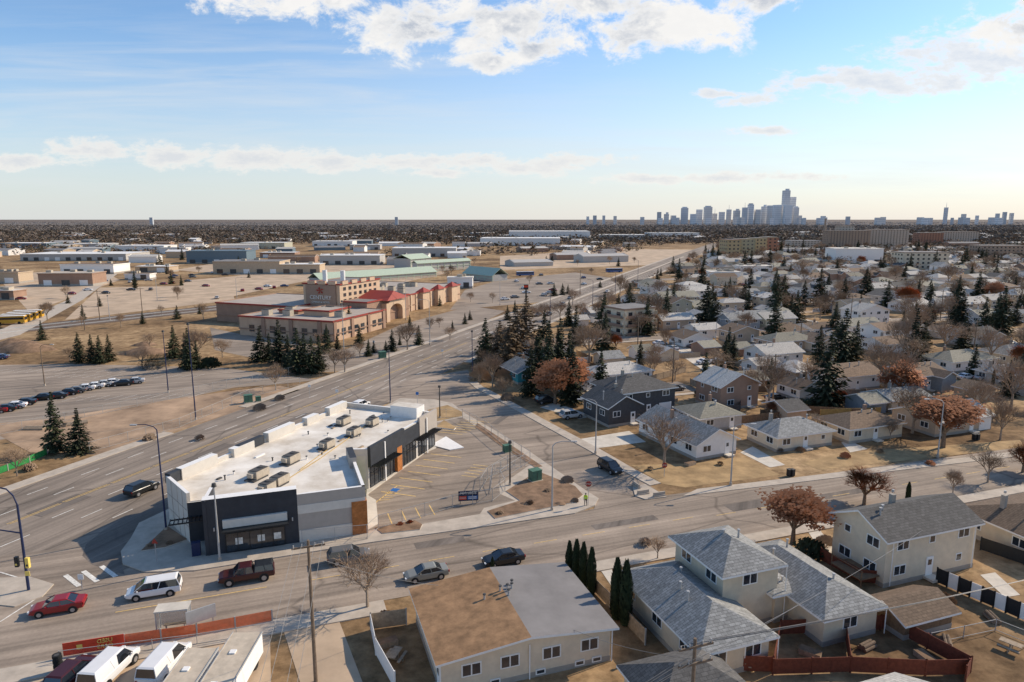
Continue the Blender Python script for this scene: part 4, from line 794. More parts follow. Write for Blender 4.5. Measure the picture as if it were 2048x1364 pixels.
def makecar(kind,pm,label,cat='car',group=None):
    L,W,Ht,st,cab,wx,wr=carmeshes(kind); r=ob({'sedan':'parked_car','suv':'suv','van':'minivan','pickup':'pickup_truck','cargo':'cargo_van'}[kind],None,None,(0,0,0),0,label,cat,group)
    mb=MB(); vs=[];fs=[];n=10
    for x,w,zl,zt in st:
        for yy,zz in((-.86,zl),(-.98,zl+.12*(zt-zl)),(-1,zl+.5*(zt-zl)),(-.97,zl+.85*(zt-zl)),(-.88,zt),(.88,zt),(.97,zl+.85*(zt-zl)),(1,zl+.5*(zt-zl)),(.98,zl+.12*(zt-zl)),(.86,zl)): vs.append((x,yy*w,zz))
    for i in range(len(st)-1):
        for j in range(n): a=i*n+j;b=i*n+(j+1)%n; fs.append((a,a+n,b+n,b))
    fs+=[tuple(range(n)),tuple(range((len(st)-1)*n+n-1,(len(st)-1)*n-1,-1))]
    mb.add(vs,fs,pm); gl=MB()
    for x in wx:
        for s in(-1,1): mb.cyl((x,s*(W-.3),wr),(x,s*(W+.008),wr),wr*1.2,wr*1.2,16,blackp)
    for i,(b0,b1,t0,t1,zb,zt) in enumerate(cab):
        wb,wt=W*.93,W*.74; B_=[(b0,-wb,zb-.05),(b1,-wb,zb-.05),(b1,wb,zb-.05),(b0,wb,zb-.05)];T_=[(t0,-wt,zt-.06),(t1,-wt,zt-.06),(t1,wt,zt-.06),(t0,wt,zt-.06)]
        solid=(kind=='cargo')
        gl.add(B_+T_,[(0,1,5,4),(1,2,6,5),(2,3,7,6),(3,0,4,7)],autog)
        if solid:
            for s in(-1,1):
                q=[(b0-.01,s*(wb+.012),zb-.05),(b1-1.9,s*(wb+.012),zb-.05),(t1-1.0,s*(wt+.012),zt-.06),(t0,s*(wt+.012),zt-.06)]; mb.add(q,[(0,1,2,3)],pm)
        e=.05; dk=(kind=='pickup' and i==1); mb.add([(t0-e,-wt-e,zt-.08),(t1+e,-wt-e,zt-.08),(t1+e,wt+e,zt-.08),(t0-e,wt+e,zt-.08),(t0+.12,-wt+.1,zt),(t1-.12,-wt+.1,zt),(t1-.12,wt-.1,zt),(t0+.12,wt-.1,zt)],[(0,1,5,4),(1,2,6,5),(2,3,7,6),(3,0,4,7),(4,5,6,7),(3,2,1,0)],blackp if dk else pm)
        for s in(-1,1):
            for bx,tx in((b0,t0),(b1,t1),((b0+b1)/2-.1,(t0+t1)/2)): mb.cyl((bx,s*wb*.995,zb-.04),(tx,s*wt*1.0,zt-.05),.045,.045,4,blackp if dk else pm)
    ob('body',mb.mesh('body'),r); ob('window',gl.mesh('window'),r)
    ty=MB(); ty.cyl((0,-.12,0),(0,.12,0),wr,wr,18,rubberT); tym=ty.mesh('tyre',False); rm_=MB(); rm_.cyl((0,-.13,0),(0,.13,0),wr*.62,wr*.62,12,rimm); rmm=rm_.mesh('rim')
    for x in wx:
        for s in(-1,1): w_=ob('wheel',None,r,(x,s*(W-.08),wr)); ob('tyre',tym,w_); ob('rim',rmm,w_)
    zt=st[-2][3]; zl=st[-2][2]; xe=st[-1][0]; xs=st[0][0]; ltz=(zt+zl)/2+.1
    for s in(-1,1):
        m1=MB(); m1.box(xe-.12,s*W*.66,ltz,.3,.3,.16,hl); ob('headlight',m1.mesh('headlight'),r); m1=MB(); m1.box(xs+.08,s*W*.78,(st[0][3]+st[0][2])/2+.15,.16,.24,.22,tl); ob('tail_light',m1.mesh('tail_light'),r)
        m1=MB(); m1.box(cab[0][1]-.35,s*(W+.06),cab[0][4]+.02,.14,.16,.12,pm); ob('mirror',m1.mesh('mirror'),r)
    m1=MB(); m1.box(xe-.03,0,zl+.08,.1,W*1.2,.14,blackp); ob('bumper',m1.mesh('bumper'),r); m1=MB(); m1.box(xs+.03,0,st[0][2]+.05,.1,W*1.3,.14,blackp); ob('bumper',m1.mesh('bumper'),r)
    return r
def put(r,px,py,head,z=.045): c=G(px,py); r.location=(c.x,c.y,z); r.rotation_euler=(0,0,head); placed.append((c.x,c.y,2.5)); return r
HW=GR+math.pi
put(makecar('sedan',PA['red'],'red sedan waiting at the intersection'),118,1222,HW)
put(makecar('van',PA['white'],'white minivan waiting on the street'),310,1189,HW)
put(makecar('pickup',PA['maroon'],'dark maroon pickup truck with canopy','pickup truck'),495,1160,HW)
put(makecar('suv',PA['grey'],'grey crossover driving on the street'),698,1122,GR)
put(makecar('sedan',PA['sage'],'grey-green sedan in the queue'),853,1156,HW)
put(makecar('sedan',PA['black'],'black sedan in the queue by cedars'),1007,1126,HW)
put(makecar('suv',PA['black'],'black suv driving along the avenue'),285,985,AV)
put(makecar('suv',PA['black'],'black suv on the side street'),1220,942,rad(-62))
put(makecar('suv',PA['silver'],'silver suv parked on a house driveway'),1143,836,rad(25))
put(makecar('suv',PA['white'],'white suv passing behind the strip mall'),722,816,AV)
put(makecar('suv',PA['black'],'dark suv parked beside a house'),1092,806,rad(20))
cg='cars parked in the lot'
carp={k:makecar('sedan',PA[k],f'{k} sedan parked in the lot row','car',cg) for k in('white','black','silver','grey','red','blue')}
used=set()
def pc(k,px,py,hd,lb=None,w=None):
    c=G(px,py) if w is None else Vector(w)
    if k not in used: used.add(k); r=carp[k]; r.location=(c.x,c.y,.03); r.rotation_euler=(0,0,hd)
    else: r=clone(carp[k],(c.x,c.y,.03),hd)
    placed.append((c.x,c.y,2.5))
    if lb:r['label']=lb
for k,px,py in(('black',85,800),('black',112,797),('black',135,790),('grey',150,786),('white',168,781),('white',187,777),('silver',205,773),('white',222,770),('black',246,771),('silver',268,767),('black',8,823),('white',28,817),('black',48,810),('grey',0,718),('red',-10,826),('blue',-4,719)): pc(k,px,py,rad(200))
for k,px,py,h in(('black',1077,632,249),('black',1097,631,249),('white',1125,611,249),('white',1215,585,69),('grey',1140,598,249),('black',1550,800,20),('white',1930,758,20),('silver',1966,760,20),('red',1295,778,20),('white',1410,728,20),('white',1435,726,20),('grey',1385,695,40),('silver',1345,700,110),('black',1200,560,10),('white',1010,600,30),('grey',1030,596,30),('white',1320,690,20),('red',1760,700,20),('white',1830,700,20)): pc(k,px,py,rad(h),f'{k} car on the road or a driveway')
for i in range(80):
    pcx=random.uniform(0,1300);pcy=random.uniform(545,600)
    c=G(pcx,pcy)
    if c.x<Lx(c.y)-4 and ok(c.x,c.y,3): pc(random.choice(['white','black','silver','grey','red','blue']),pcx,pcy,random.choice([.3,1.9,-.3]),'parked car on gravel yard')
for i,(x,y,ro) in enumerate(autoh[:100]):
    if random.random()<.65:
        s=-1 if ro>0 else 1
        on=random.random()<.6; p=Vector((x,y,0))+(E1*8.1+N1*s*6 if on else E1*random.uniform(-5,5)+N1*s*13.3)
        pc(random.choice(['white','black','silver','grey','red','grey']),0,0,GR+(math.pi/2 if on else 0),'car parked at a residential house',(p.x,p.y,0))
put(makecar('cargo',PA['white'],'white cargo van in dealer yard','van'),222,1352,rad(84)); put(makecar('cargo',PA['white'],'white cargo van beside trailer','van'),332,1342,rad(86)); put(makecar('suv',PA['maroon'],'dark red suv in dealer yard'),146,1362,rad(84))
def bus(px,py,rz,pm,label,L=12):
    c=G(px,py); r=ob('bus',None,None,(c.x,c.y,.03),rz,label,'bus'); mb=MB(); mb.box(0,0,1.7,L,2.5,2.5,pm); mb.box(0,0,3.0,L-.5,2.2,.15,white); ob('body',mb.mesh('body'),r)
    mb=MB(); mb.box(0,0,2.1,L-.8,2.56,.8,autog); mb.box(0,0,2.0,L+.06,2.2,1.1,autog); ob('window',mb.mesh('window'),r)
    for x in(-L*.3,L*.32):
        for s in(-1,1): mb=MB(); mb.cyl((x,s*1.1,.5),(x,s*1.3,.5),.5,.5,14,rubberT); ob('wheel',mb.mesh('wheel'),r)
bus(1050,552,.2,PA['busblue'],'blue and white city bus at station'); bus(1228,545,.2,PA['busblue'],'blue and white city bus at station')
for i in range(4): bus(22+i*12,648-i*4,.25,PA['busyel'],'yellow school bus parked in yard',10)
trl=M('trailer_roof_tan',(.54,.45,.34),.9,.18,1,detail=8)
for px,py,l in((412,1293,'long box trailer with flat tan roof'),(500,1262,'long white box trailer in dealer yard')):
    c=G(px,py,2.5)+Vector((-.1,-4.4,0)); r=ob('box_trailer',None,None,(c.x,c.y,0),rad(91),l,'trailer'); mb=MB(); mb.box(0,0,1.5,8.6,2.5,1.9,white,trl); mb.box(0,0,.5,7,1.2,.2,blackp); ob('body',mb.mesh('body'),r)
    for s in(-1.27,1.27): mb=MB(); mb.box(0,s,2.45,8.7,.06,.14,galv); ob('rail_trim',mb.mesh('rail'),r)
    for x in(-2.5,1.5): mb=MB(); mb.box(x,.2,2.5,.5,.5,.12,white); ob('roof_hatch',mb.mesh('hatch'),r)
    for x in(-2.5,-1.5,2.8):
        for s in(-1,1): mb=MB(); mb.cyl((x,s*1.0,.45),(x,s*1.2,.45),.45,.45,14,rubberT); ob('wheel',mb.mesh('wheel'),r)
# ---------- STREET FURNITURE ----------
def lamp(px,yb,yt,dx,m,label,arm=2.4,name='street_lamp',dz=0):
    c=G(px,yb); h=ZT(c.y,yt); r=ob(name,None,None,(c.x,c.y,.02),0,label,'street lamp','street lamps'); mb=MB(); mb.cyl((0,0,0),(0,0,h-.5),.13,.07,8,m); mb.cyl((0,0,0),(0,0,.5),.22,.2,8,concrete); ob('pole',mb.mesh('pole'),r)
    if abs(dx)>.5:
        mb=MB(); P=[(0,0,h-.5),(dx*arm*.15,0,h-.1),(dx*arm*.5,0,h+.15),(dx*arm,0,h+.15)]
        for a,b in zip(P,P[1:]): mb.cyl(a,b,.06,.05,6,m)
        ob('arm',mb.mesh('arm'),r); mb=MB(); mb.box(dx*(arm+.35),0,h+.12,.8,.32,.14,galv); ob('lamp_head',mb.mesh('lamp_head'),r)
    else: mb=MB(); mb.cyl((0,0,h-.5),(0,0,h-.1),.3,.22,8,hvacd); ob('lamp_head',mb.mesh('lamp_head'),r)
for a in((392,840,645,0,navy,'tall navy street lamp beside the avenue'),(337,785,660,0,navy,'tall navy street lamp beside lot'),(333,1062,852,-1,navy,'tall navy street lamp at strip mall corner'),(781,806,700,0,navy,'tall navy lamp post behind strip mall'),(945,757,660,0,navy,'tall navy lamp post at junction'),(90,772,690,1,pole_w,'wooden light pole in car park'),(440,1122,965,0,galv,'slim steel lamp post on corner pavement'),(1104,1022,885,1,galv,'curved grey street lamp by planting bed'),(1191,908,800,-1,galv,'grey street lamp on side street'),(1461,972,850,1,galv,'grey street lamp on residential kerb'),(1875,915,800,-1,galv,'grey street lamp on residential kerb'),(690,745,600,0,galv,'grey lamp post by casino lot'),(860,690,600,-1,galv,'grey lamp in casino lot'),(1020,972,880,0,blackp,'black lamp post in strip mall lot'),(880,838,770,0,blackp,'black lamp post at lot end'),(812,640,560,1,galv,'grey lamp near casino'),(1185,620,560,-1,navy,'navy street lamp on avenue'),(1230,600,545,-1,navy,'navy street lamp on avenue'),(1100,660,590,-1,navy,'navy street lamp on avenue'),(1000,610,560,1,galv,'grey lamp on far lot'),(475,610,555,1,galv,'grey lamp near casino'),(315,600,545,1,galv,'grey lamp in yard'),(1275,575,520,-1,navy,'navy street lamp on avenue'),(220,640,590,0,galv,'grey lamp in yard'),(1430,700,640,1,galv,'grey street lamp between houses')): lamp(*a)
c=G(58,1182); h=ZT(c.y,975); r=ob('traffic_signal',None,None,(c.x,c.y,.14),0,'navy traffic signal pole with curved lamp arm','traffic light'); mb=MB(); mb.cyl((0,0,0),(0,0,h-2),.15,.1,10,navy); ob('pole',mb.mesh('pole'),r)
mb=MB(); P=[(0,0,h-2),(-.3,.0,h-1),(-.9,0,h-.3),(-2.3,0,h)]
for a,b in zip(P,P[1:]): mb.cyl(a,b,.08,.06,8,navy)
ob('arm',mb.mesh('arm'),r); mb=MB(); mb.cyl((0,0,6.3),(-5,.8,6.6),.08,.06,8,navy); ob('mast_arm',mb.mesh('arm'),r); mb=MB(); mb.box(-2.6,0,h-.02,.8,.3,.14,galv); ob('lamp_head',mb.mesh('lamp_head'),r)
for x,z in((-.75,2.9),(.35,2.8)):
    mb=MB(); mb.box(x,-.1,z+.3,.35,.3,1.1,blackp if x<0 else yeltx); mb.cyl((x,-.27,z+.05),(x,-.25,z+.05),.12,.12,10,yeltx if x<0 else hvacd); mb.box(x/2,0,z+.3,abs(x),.06,.06,blackp); ob('signal_head',mb.mesh('signal_head'),r)
mb=MB(); mb.box(.2,-.14,1.9,.5,.04,.5,yeltx); ob('sign_plate',mb.mesh('sp'),r); mb=MB(); mb.box(-3.8,.5,6.75,1.8,.05,.35,greenf); ob('street_name_plate',mb.mesh('sn'),r)
def upole(loc,h,rz,label,arms=1):
    r=ob('utility_pole',None,None,loc,rz,label,'utility pole','utility poles'); mb=MB(); mb.cyl((0,0,0),(0,0,h),.17,.11,8,pole_w); ob('pole',mb.mesh('pole'),r)
    for k in range(arms):
        mb=MB(); mb.box(0,-.15,h-.5-k*1.2,2.6,.1,.14,pole_w)
        for x in(-1.15,-.5,.5,1.15): mb.cyl((x,-.15,h-.45-k*1.2),(x,-.15,h-.2-k*1.2),.05,.04,6,galv)
        ob('crossarm',mb.mesh('crossarm'),r)
    return r
c=G(632,1364); hp=ZT(c.y,1080); upole((c.x,c.y,0),hp,GR,'tall wooden utility pole at lane entrance'); P0=Vector((c.x,c.y,hp-.3))
c2=G(1390,1285,11); upole((c2.x,c2.y,0),11.3,GR,'wooden utility pole behind garage roofs',2); Pb=Vector((c2.x,c2.y,11))
wgm=M('wire_grey',(.16,.155,.15),.5,.1)
def wire(a,b,sag,nm='overhead_wire',m=wgm,r_=.02):
    mb=MB(); n=14; pp=[a.lerp(b,i/n)-Vector((0,0,sag*4*(i/n)*(1-i/n))) for i in range(n+1)]
    for u,v in zip(pp,pp[1:]): mb.cyl(u,v,r_,r_,3,m,False)
    ob(nm,mb.mesh(nm),None,(0,0,0),0,'thin overhead wire strung between poles','wire','overhead wires')
for k in(-1.1,-.5,.5,1.1): wire(P0+E1*k,P0+E1*k+Vector((6,-34,-1)),.6); wire(Pb+E1*k,Pb+Vector((48,16,-.5))+E1*k,.7); wire(Pb+E1*k+Vector((0,0,-1)),Pb+Vector((-16,-12,0)),.5)
wire(P0-Vector((0,0,1)),Vector((-7,60,3.6)),.4); wire(Pb-Vector((0,0,1.2)),Vector((44,68,5.6)),.5); wire(Pb-Vector((0,0,1.2)),Vector((28,58,4)),.4); wire(Pb-Vector((0,0,1.2)),Vector((5,53,3.6)),.4)
prev=None
for px,yb,yt in((1545,805,708),(1430,790,715),(1345,765,680),(1700,650,590),(1880,640,580),(1275,700,630),(1600,690,640),(200,640,580),(285,625,575),(170,660,610),(1160,590,540),(1945,720,640)):
    c=G(px,yb); hh=ZT(c.y,yt); upole((c.x,c.y,0),hh,GR,'wooden utility pole along back lane'); q=Vector((c.x,c.y,hh-.4))
    if prev and (q-prev).length<70: wire(prev,q,1,r_=.03)
    prev=q
# fences
mesh_f=M('chain_link',(.42,.40,.37),.6,.05,alpha=.06); steelp=M('fence_steel',(.40,.38,.35),.6,.1)
def fence(pts,h,m,label,post=None,sp=3.0,th=.05,z=0,name='fence',solid=True):
    mb=MB(); post=post or steelp
    for a,b in zip(pts,pts[1:]):
        a=Vector((a[0],a[1],0));b=Vector((b[0],b[1],0)); d=b-a; L=d.length; rz=math.atan2(d.y,d.x); c=(a+b)/2
        if L<.05: continue
        pt=.12 if solid else .05
        n=max(1,int(L/sp))
        if solid: mb.box(c.x,c.y,z+h/2+.05,L,th,h-.1,m,rz=rz)
        else:
            q=[(a.x,a.y,z+.1),(b.x,b.y,z+.1),(b.x,b.y,z+h),(a.x,a.y,z+h)]; mb.add(q,[(0,1,2,3)],m)
            mb.box(c.x,c.y,z+h,L,.045,.045,post,rz=rz); mb.box(c.x,c.y,z+.15,L,.04,.04,post,rz=rz)
        for i in range(n+1): p=a+d*i/n; mb.box(p.x,p.y,z+h/2+.02,pt,pt+.01,h+.1,post,rz=rz)
    return ob(name,mb.mesh(name),None,(0,0,0),0,label,'fence')
fence([G(757,1060),G(850,1035),G(905,1018),G(985,1005),G(1010,985),G(1000,965),G(1060,925),G(1010,895),G(970,862),G(925,838),G(860,838)],1.8,mesh_f,'temporary chain link construction fence around the lot',solid=False,z=.17,sp=2.6)
fence([G(960,985),G(975,960),G(1015,935),G(1050,935)],1.8,mesh_f,'temporary steel fence panels stacked in the lot',solid=False,z=.17,sp=1.6)
fence([G(980,990),G(985,955),G(1030,935)],1.8,mesh_f,'temporary steel fence panels stacked in the lot',solid=False,z=.17,sp=1.6)
fence([G(605,1092),G(735,1080),G(757,1060)],1.8,mesh_f,'temporary chain link fence along storefront corner',solid=False,z=.17)
fence([G(0,870),G(170,835),G(480,770),G(600,745),G(760,700)],1.8,mesh_f,'long chain link fence around vacant lot',solid=False)
fence([G(180,905),G(360,855),G(500,795),G(600,770)],1.8,mesh_f,'chain link fence beside avenue verge',solid=False)
fence([G(-30,960),G(60,925),G(95,910)],1.1,greenf,'bright green construction hoarding fence')
fence([G(250,1293),G(395,1272),G(545,1243)],1.2,orange,'orange safety mesh fence along dealer yard',solid=True,th=.02,sp=2.4)
fence([G(550,1265),G(395,1290),G(120,1325)],1.1,mesh_f,'chain link fence behind orange mesh',solid=False)
fence([G(742,1260),G(813,1250)],1.7,woodf,'weathered wooden fence beside duplex'); fence([G(742,1260),G(752,1310),G(790,1380)],1.7,whitew,'pale plank fence along lane',post=whitew)
fence([G(1190,1185),G(1290,1290)],1.6,woodf,'wooden fence between duplex and house')
fence([G(1400,1340),G(1545,1345),G(1560,1270),G(1760,1260),G(1775,1255),G(1940,1345),G(1930,1364)],1.5,redf,'maroon wooden yard fence',post=redf)
fence([G(1545,1350),G(1700,1345),G(1850,1352),G(1935,1350)],1.5,redf,'maroon wooden rear yard fence',post=redf)
fence([G(1700,1345),G(1690,1275)],1.5,redf,'maroon fence dividing two yards',post=redf)
fence([G(1640,1120),G(1720,1165),G(1755,1168)],1.5,redf,'maroon fence beside two storey house',post=redf)
a=G(1872,1165); b=G(2090,1260)
for i in range(9): fence([a.lerp(b,i/9),a.lerp(b,(i+.97)/9)],1.7,(whitew if i%2 else blackp),'white and black panel fence in yard',post=blackp,sp=9)
fence([G(1860,1290),G(1990,1262),G(2060,1290)],1.2,mesh_f,'chain link fence in back yard',solid=False)
for pts,m in(([G(1120,788),G(1160,800)],darkw),([G(1345,830),G(1480,825),G(1480,795)],darkw),([G(1520,835),G(1620,828),G(1750,835),G(1730,790)],brownf),([G(1640,795),G(1800,790)],woodf),([G(1430,790),G(1540,785)],brownf),([G(1640,835),G(1760,830)],M('gold_fence',(.38,.26,.09),.8,.2)),([G(1960,1100),G(2048,1130)],blackp),([G(1380,770),G(1440,800)],woodf),([G(1700,740),G(1850,725)],woodf),([G(1450,725),G(1500,745),G(1560,740)],woodf),([G(1280,770),G(1370,745)],woodf),([G(1600,670),G(1700,672)],woodf),([G(1330,720),G(1400,715)],woodf)): fence(pts,1.6,m,'wooden back yard fence between house lots',post=m)
pa=G(128,1316);pb=G(250,1296); r=ob('dealer_banner',None,None,((pa.x+pb.x)/2,(pa.y+pb.y)/2,0),math.atan2(pb.y-pa.y,pb.x-pa.x),'red used cars banner seen from behind on fence','banner'); bw=(pb-pa).length
mb=MB(); mb.box(0,0,.8,bw,.05,1.2,banner); ob('cloth',mb.mesh('cloth'),r)
text('USED',.52,yeltx,r,(.9,-.06,1.08),flip=True); text('CARS',.52,yeltx,r,(.9,-.06,.58),flip=True); mb=MB(); mb.box(-1.1,-.04,.85,.45,.02,.45,yeltx); ob('patch',mb.mesh('patch'),r)
# bus shelter
c=G(350,1262); r=ob('bus_shelter',None,None,(c.x,c.y,.12),rad(12),'small glazed bus shelter with pale roof','bus shelter'); mb=MB(); mb.box(0,0,2.35,2.9,1.5,.12,galv,conc_w); ob('roof',mb.mesh('roof'),r)
for x in(-1.35,1.35):
    for y in(-.65,.65): mb=MB(); mb.box(x,y,1.15,.08,.08,2.3,galv); ob('post',mb.mesh('frame'),r)
gp=M('shelter_glass',(.4,.43,.45),.1,.05,alpha=.35)
for a in((0,.65,1.2,2.6,.03,1.9),(-1.35,0,1.2,.03,1.2,1.9),(1.35,0,1.2,.03,1.2,1.9)): mb=MB(); mb.box(*a,gp); ob('glass_panel',mb.mesh('gp'),r)
mb=MB(); mb.box(0,.35,.45,2,.4,.06,woodf); mb.box(-.8,.35,.22,.08,.3,.44,galv); mb.box(.8,.35,.22,.08,.3,.44,galv); ob('bench',mb.mesh('bench'),r)
c=G(405,1262); r=ob('advertising_panel',None,None,(c.x,c.y,.12),rad(38),'grey back of a roadside billboard panel','sign'); mb=MB(); mb.box(0,0,1.6,2.6,.12,1.3,galv); ob('board',mb.mesh('board'),r)
for x in(-1,1): mb=MB(); mb.box(x,0,.5,.1,.1,1,galv); ob('post',mb.mesh('post'),r)
c=G(118,1345); r=ob('tyre_stack',None,None,(c.x,c.y,.03),0,'tall stack of black tyres in dealer yard','tyres')
for k in range(7): mb=MB(); mb.cyl((.04*(k%2),0,k*.24),(.04*(k%2),0,k*.24+.22),.36,.36,16,rubberT); mb.cyl((.04*(k%2),0,k*.24+.01),(.04*(k%2),0,k*.24+.225),.2,.2,12,hvacd); ob('tyre',mb.mesh('tyre'),r)
# back-yard clutter: planters, wood stacks, table sets
for px,py in((1620,1310),(1740,1300),(1850,1320),(1990,1240),(2020,1300),(775,1290),(790,1320),(1480,1330),(1900,1290),(1350,800),(1450,800),(1640,760),(1380,930)):
    c=G(px,py); k=random.randrange(3)
    if k==0: mb=MB(); mb.box(0,0,.25,1.8,.9,.5,woodf,dirt); ob('raised_planter',mb.mesh('pl'),None,(c.x,c.y,.01),random.uniform(0,3),'weathered wooden raised garden bed in yard','planter','yard planters')
    elif k==1:
        mb=MB()
        for j in range(3): mb.cyl((-.8,j*.3,.17),(.8,j*.3,.17),.16,.16,8,bark)
        for j in range(2): mb.cyl((-.8,.15+j*.3,.43),(.8,.15+j*.3,.43),.16,.16,8,bark)
        ob('log_stack',mb.mesh('lg'),None,(c.x,c.y,.01),random.uniform(0,3),'small stack of firewood logs in yard','firewood','log stacks')
    else:
        r=ob('picnic_table',None,None,(c.x,c.y,.01),random.uniform(0,3),'weathered picnic table in a back yard','table','picnic tables'); mb=MB(); mb.box(0,0,.74,1.7,.75,.06,woodf); mb.box(0,-.0,.37,.08,.7,.7,woodf); ob('table_top',mb.mesh('tt'),r)
        for s in(-.7,.7): mb=MB(); mb.box(0,s,.45,1.7,.25,.06,woodf); mb.box(0,s,.22,.08,.2,.42,woodf); ob('bench_seat',mb.mesh('bs'),r)
def ubox(px,py,s,label):
    c=G(px,py); r=ob('utility_cabinet',None,None,(c.x,c.y,.1),rad(30),label,'utility box','utility boxes'); mb=MB(); mb.box(0,0,.08,s*1.2,s,.16,concrete); ob('plinth',mb.mesh('p'),r); mb=MB(); mb.box(0,0,.16+s*.45,s,s*.8,s*.9,gbox); mb.box(0,0,.2+s*.92,s*1.06,s*.86,.08,gbox); ob('cabinet',mb.mesh('c'),r); mb=MB(); mb.box(0,-s*.41,.16+s*.45,.04,.03,s*.7,hvacd); ob('door_seam',mb.mesh('d'),r)
ubox(1070,962,1.6,'green electrical transformer in planting bed'); ubox(497,806,1.6,'green transformer box on verge'); ubox(517,804,1.0,'green utility cabinet on verge'); ubox(765,717,1.8,'green transformer by casino lot'); ubox(1014,906,1.2,'grey green utility cabinet in lot')
def sgn(px,yb,yt,shape,m,label,tx=None):
    c=G(px,yb); h=ZT(c.y,yt); r=ob('road_sign',None,None,(c.x,c.y,.12),0,label,'road sign'); mb=MB(); mb.cyl((0,0,0),(0,0,h),.04,.04,6,galv); ob('post',mb.mesh('post'),r); mb=MB(); n=shape
    pts=[(.42*math.cos(2*math.pi*(i+.5)/n+(math.pi/2 if n==3 else 0)-(math.pi/3 if n==3 else 0)),.42*math.sin(2*math.pi*(i+.5)/n+(math.pi/2 if n==3 else 0)-(math.pi/3 if n==3 else 0))) for i in range(n)]
    mb.add([(x,-.06,h-.3+z) for x,z in pts]+[(x,-.03,h-.3+z) for x,z in pts],[tuple(range(n)),tuple(range(2*n-1,n-1,-1))]+[(i,n+i,n+(i+1)%n,(i+1)%n) for i in range(n)],m); ob('plate',mb.mesh('plate'),r)
    if tx: text(tx,.28,whp,r,(0,-.07,h-.3),ex=.005)
sgn(1176,1012,965,8,redt,'red octagonal stop sign by crosswalk','STOP'); sgn(1328,955,928,8,redt,'red octagonal stop sign on lawn corner','STOP'); sgn(314,1128,1080,3,redt,'red and white yield sign at corner'); sgn(675,808,780,4,white,'white regulatory sign by avenue'); sgn(885,720,700,4,white,'white sign beside the avenue'); sgn(835,808,785,4,hb,'blue parking sign on post'); sgn(620,795,770,4,white,'white sign by avenue kerb'); sgn(748,700,682,4,white,'small white sign on post'); sgn(165,1180,1150,4,white,'small white sign at crossing')
c=G(1052,602); r=ob('pylon_sign',None,None,(c.x,c.y,0),0,'dark roadside pylon sign with red panel','sign'); mb=MB(); mb.box(0,0,3.2,.7,.5,6.4,blackp); ob('post',mb.mesh('post'),r); mb=MB(); mb.box(0,0,6.6,2.2,.7,2.4,blackp); mb.box(0,-.4,6.9,1.9,.05,.9,banner); ob('panel',mb.mesh('panel'),r)
for px,py in((1578,952),(1584,952),(1948,880),(1954,880),(1375,1350),(1390,1352)):
    c=G(px,py); r=ob('waste_bin',None,None,(c.x,c.y,.05),.4,'black wheeled waste bin at kerb','bin','wheeled bins'); mb=MB(); mb.box(0,0,.5,.55,.6,.95,blackp); ob('body',mb.mesh('body'),r); mb=MB(); mb.box(0,.02,1.02,.6,.66,.08,hvacd); ob('lid',mb.mesh('lid'),r)
c=G(394,1112); r=ob('mail_box',None,None,(c.x,c.y,.16),GR,'dark navy community box on pavement','mailbox'); mb=MB(); mb.box(0,0,.75,.9,.7,1.5,navy); mb.box(0,0,1.53,.96,.76,.08,navy); ob('body',mb.mesh('body'),r)
for px,py in((1286,990),(1318,994),(1272,975)):
    c=G(px,py); mb=MB(); w_=.9; mb.prism([(-w_,-.22),(w_,-.22),(w_,.22),(-w_,.22)],0,.2,concrete); mb.prism([(-w_,-.1),(w_,-.1),(w_,.1),(-w_,.1)],.2,.6,concrete); ob('concrete_barrier',mb.mesh('cb'),None,(c.x,c.y,.15),GR if px!=1272 else rad(110),'pale concrete barrier block on corner island','barrier','concrete barriers')
for px,py,s in((50,700,9),(290,706,7),(560,700,5),(30,690,7),(290,690,4),(1120,1010,0.8),(1050,1010,.7),(1330,800,2)):
    c=G(px,py); mb=MB(); rg=random.Random(px); vs=[(0,0,s*.3)]; 
    for rr,zz in((.35,.24),(.7,.12),(1,0)):
        for i in range(12): a=i*.5236; k=rg.uniform(.85,1.15); vs.append((s*rr*k*math.cos(a),s*rr*k*math.sin(a)*.7,s*zz*rg.uniform(.8,1.1)))
    fs=[(0,1+i,1+(i+1)%12) for i in range(12)]
    for q in range(2): fs+=[(1+q*12+i,13+q*12+i,13+q*12+(i+1)%12,1+q*12+(i+1)%12) for i in range(12)]
    mb.add(vs,fs,dirt); ob('dirt_pile',mb.mesh('dirt_pile',True),None,(c.x,c.y,.02 if s>1 else .25),0,'heap of brown soil on open ground','soil heap')
c=G(65,860); 
for k in range(3):
    mb=MB(); 
    for j in range(4): mb.box(0,j*.34,.2+.1*(j%2),4,.36,.3,woodf)
    ob('lumber_stack',mb.mesh('l'),None,(c.x+k*3,c.y+k*1.5,0),.3*k,'stack of pale lumber on dirt','lumber')
def shrub_mesh(seed,m):
    rg=random.Random(seed); mb=MB()
    for i in range(500):
        a=rg.uniform(0,6.28);e=rg.uniform(0,1.4);r_=rg.uniform(.5,1); x,y,z=r_*math.cos(a)*math.cos(e),r_*math.sin(a)*math.cos(e),r_*math.sin(e)*.8; s=rg.uniform(.05,.14); mb.add([(x-s,y,z),(x+s,y+s,z),(x,y-s*.5,z+s*1.6)],[(0,1,2)],m)
    return mb.mesh('shrub')
S1=shrub_mesh(1,twig);S2=shrub_mesh(2,ndl);S3=shrub_mesh(3,twigo)
